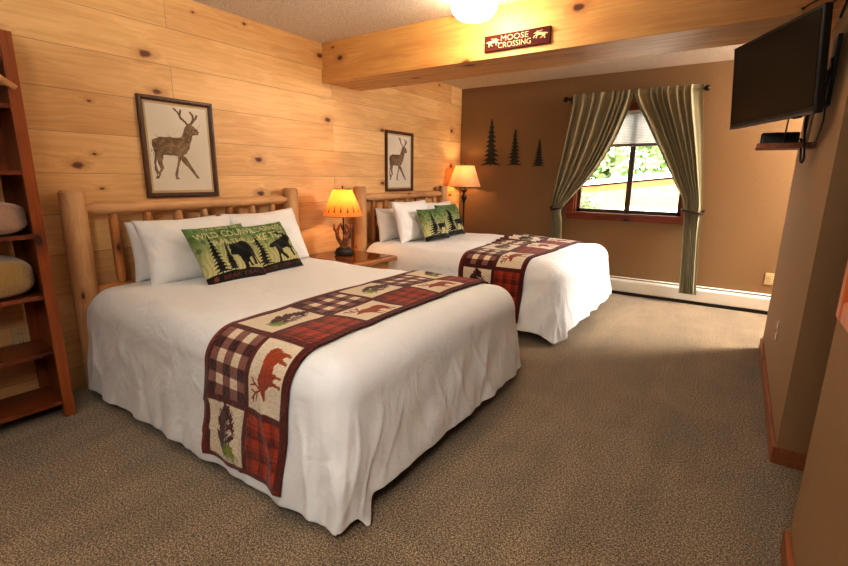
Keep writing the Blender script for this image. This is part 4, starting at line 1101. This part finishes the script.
# ------------------------------------------------------------------ wooden framed piece on the near right wall (only its edge is in view)
wf = thing('wooden_wall_frame', (3.525, 1.25, .95), 'orange-brown wooden frame edge on the near right wall, cut by the photo edge', 'wall frame')
M_fr = wood('wall_frame_wood', (206, 112, 48), (150, 70, 24), 'z', contrast=.5, kdens=.2, rough=.35)
MB().bb(3.495, 3.54, 1.60, 1.66, .93, 1.45, .010).build('frame_side', M_fr, wf)
MB().bb(3.495, 3.54, .95, 1.01, .93, 1.45, .010).build('frame_side', M_fr, wf)
MB().bb(3.497, 3.54, 1.01, 1.60, .93, .99, .008).bb(3.497, 3.54, 1.01, 1.60, 1.39, 1.45, .008).build('frame_rail', M_fr, wf)
MB().bb(3.528, 3.54, 1.01, 1.60, .99, 1.39).build('backing_panel', plain('frame_panel', (150, 110, 70), .6, noise=.1), wf)

# ------------------------------------------------------------------ OUTSIDE
struct(MB().bb(-14, 18, YW+1.0, 60, -.9, -.8).build('ground_outside', plain('pale_gravel', (206, 200, 188), .95, noise=.1, nscale=3)))
nb = thing('neighbour_building', (1.5, 12.3, -.8), 'low orange plank building with a white eave outside the window', 'building')
M_or = wood('orange_siding', (214, 150, 92), (176, 112, 62), 'z', contrast=.5, kdens=.1, rough=.7)
MB().prism([(-3, -.8), (7, -.8), (7, 1.92), (-3, .78)], (0, 12.0, 0), (1, 0, 0), (0, 0, 1), -2.5).build('plank_wall', M_or, nb)
MB().prism([(-3.2, .80), (7.2, 1.986), (7.2, 2.10), (-3.2, .91)], (0, 11.85, 0), (1, 0, 0), (0, 0, 1), -2.9).build('white_roof', plain('white_roof_paint', (240, 238, 230), .7), nb)
MB().bb(1.2, 2.1, 11.94, 12.0, -.8, 1.05, .01).build('door', plain('building_door', (196, 134, 80), .6, noise=.1), nb)
sn = thing('white_fence_panel', (1.6, 11.2, -.8), 'low white panel standing before the orange building outside', 'panel')
MB().bb(1.0, 3.4, 11.15, 11.2, -.8, .74, .01).build('panel', plain('white_panel_paint', (236, 234, 228), .7), sn)
MB().bb(1.05, 1.13, 11.2, 11.28, -.8, .74).build('post', plain('panel_post', (190, 184, 172), .7), sn)
def foliage(name, label, c, rad, n, cols, leaf, seed, trunk=True, cat='tree', group=None):
    r = np.random.default_rng(seed)
    t = thing(name, (c[0], c[1], -.8), label, cat, group)
    d = r.normal(size=(n, 3)); d /= np.linalg.norm(d, axis=1, keepdims=True)
    rr = r.random(n)[:, None]**.33*(1+.22*np.sin(d[:, :1]*7+seed)*np.sin(d[:, 2:]*6+seed))
    p = d*rr*np.array(rad)+np.array(c)
    a = r.normal(size=(n, 3)); a /= np.linalg.norm(a, axis=1, keepdims=True); b = np.cross(a, r.normal(size=(n, 3))); b /= np.linalg.norm(b, axis=1, keepdims=True)
    s = leaf*(.6+.8*r.random(n))[:, None]
    V = np.stack([p-a*s, p+b*s*.5, p+a*s, p-b*s*.5], 1).reshape(-1, 3)
    F = np.arange(4*n).reshape(-1, 4)
    mb = MB(); mb.v = [tuple(q) for q in V]; mb.f = [tuple(map(int, q)) for q in F]
    cc = np.array([lin(q) for q in cols])[r.integers(0, len(cols), n)]
    o = mb.build('foliage', M_leaf, t, col=np.repeat(cc, 4, 0), fixn=False)
    if trunk: MB().tube([(c[0], c[1], -.8), (c[0]+.05, c[1], c[2])], [.16, .08], 10, False).build('trunk', M_cord, t, True)
M_leaf = attr_mat('leaf', .6)
GR = [(140, 166, 104), (176, 196, 140), (112, 142, 84), (206, 214, 180)]
foliage('garden_shrub', 'round green shrub outside at the lower left of the window', (-.05, 10.6, .15), (.85, .5, .95), 3200, GR, .075, 1, cat='shrub')
for k, (x, y, z, rx, rz, lab) in enumerate(((-2.4, 16.9, 2.2, 2.2, 2.9, 'pale green leafy tree outside, at the left of the window view'), (3.0, 20.2, 2.8, 2.7, 3.2, 'bright green leafy tree outside, at the right of the window view'), (.2, 24.5, 3.4, 3.4, 4.2, 'tall pale tree outside, behind the middle of the window'))):
    foliage('leafy_tree', lab, (x, y, z), (rx, 1.4, rz), 5200, GR, .17, 10+k, group='trees outside')

# ------------------------------------------------------------------ LIGHT
def plight(name, loc, power, col, r=.05):
    d = bpy.data.lights.new(name, 'POINT'); d.energy = power; d.color = col; d.shadow_soft_size = r
    o = bpy.data.objects.new(name, d); C.objects.link(o); o.location = loc; return o
WARM = (1.0, .80, .58)
plight('antler_lamp_glow', (lx, ly, 1.09), 13, (1.0, .62, .30), .03)
plight('floor_lamp_glow', (fx, fy, 1.335), 6.5, (1.0, .62, .30), .03)
plight('alcove_light', (4.65, 5.3, 2.25), 265, (1.0, .98, .95), .28)
plight('rear_fill_light', (1.6, -1.3, 2.36), 12, (1.0, .95, .88), .06)  # added fill behind the camera, no fixture there
d = bpy.data.lights.new('front_fill', 'AREA'); d.energy = 23; d.color = (1.0, .97, .92); d.shape = 'DISK'; d.size = .9  # added fill disk behind the camera, aimed straight at the bed foot
o = bpy.data.objects.new('front_fill', d); C.objects.link(o); o.location = (3.35, -.6, 2.36); d.spread = math.radians(100)
o.rotation_euler = Vector((-1.2, 2.2, -1.9)).to_track_quat('-Z', 'Y').to_euler()
d = bpy.data.lights.new('alcove_floor_fill', 'SPOT'); d.energy = 520; d.color = (1.0, .98, .95); d.spot_size = math.radians(62); d.spot_blend = 1.0; d.shadow_soft_size = .3  # unseen spot added to lift the floor near the alcove
o = bpy.data.objects.new('alcove_floor_fill', d); C.objects.link(o); o.location = (4.6, 5.25, 2.36)
o.rotation_euler = (Vector((2.75, 4.75, 0))-o.location).to_track_quat('-Z', 'Y').to_euler()
d = bpy.data.lights.new('ceiling_bounce', 'AREA'); d.energy = 74; d.color = (1.0, .99, .96); d.shape = 'DISK'; d.size = .5
o = bpy.data.objects.new('ceiling_bounce', d); C.objects.link(o); o.location = (2.9, -.35, 1.6); d.spread = math.radians(110)
o.rotation_euler = Vector((-.45, .6, 1)).to_track_quat('-Z', 'Y').to_euler()
sun = bpy.data.lights.new('sun', 'SUN'); sun.energy = 18.0; sun.color = (1, .96, .9); sun.angle = .02
so = bpy.data.objects.new('sun', sun); C.objects.link(so); so.rotation_euler = (math.radians(48), 0, math.radians(-35))

wd = bpy.data.worlds.new('world'); bpy.context.scene.world = wd; wd.use_nodes = True
nt = wd.node_tree; nt.nodes.clear()
out = nt.nodes.new('ShaderNodeOutputWorld'); bg = nt.nodes.new('ShaderNodeBackground'); sk = nt.nodes.new('ShaderNodeTexSky')
sk.sky_type = 'HOSEK_WILKIE'; sk.turbidity = 6.0; sk.sun_direction = (-.4, -.6, .7)
mx = nt.nodes.new('ShaderNodeMix'); mx.data_type = 'RGBA'; mx.inputs[0].default_value = .55; mx.inputs[7].default_value = (1, 1, 1, 1)
nt.links.new(sk.outputs[0], mx.inputs[6]); nt.links.new(mx.outputs[2], bg.inputs[0]); bg.inputs[1].default_value = 9.0
nt.links.new(bg.outputs[0], out.inputs[0])

# ------------------------------------------------------------------ CAMERA
f_, yaw_, pitch_, roll_ = 460.836, -.593, .224, .012
fw = Vector((math.sin(yaw_)*math.cos(pitch_), math.cos(yaw_)*math.cos(pitch_), -math.sin(pitch_)))
rt = Vector((math.cos(yaw_), -math.sin(yaw_), 0)); up = rt.cross(fw)
c_, s_ = math.cos(roll_), math.sin(roll_)
r2 = rt*c_+up*s_; u2 = up*c_-rt*s_
cam = bpy.data.cameras.new('camera'); co = bpy.data.objects.new('camera', cam); C.objects.link(co)
cam.sensor_width = 36; cam.lens = f_/848*36; cam.clip_start = .02
Mx = Matrix((r2, u2, -fw)).transposed().to_4x4(); Mx.translation = CAM
co.matrix_world = Mx
sc = bpy.context.scene; sc.camera = co
sc.view_settings.view_transform = 'Standard'; sc.view_settings.exposure = 0.48; sc.view_settings.gamma = 0.82
sc.cycles.use_denoising = True
sc.cycles.sample_clamp_indirect = 6.0
sc.cycles.max_bounces = 8
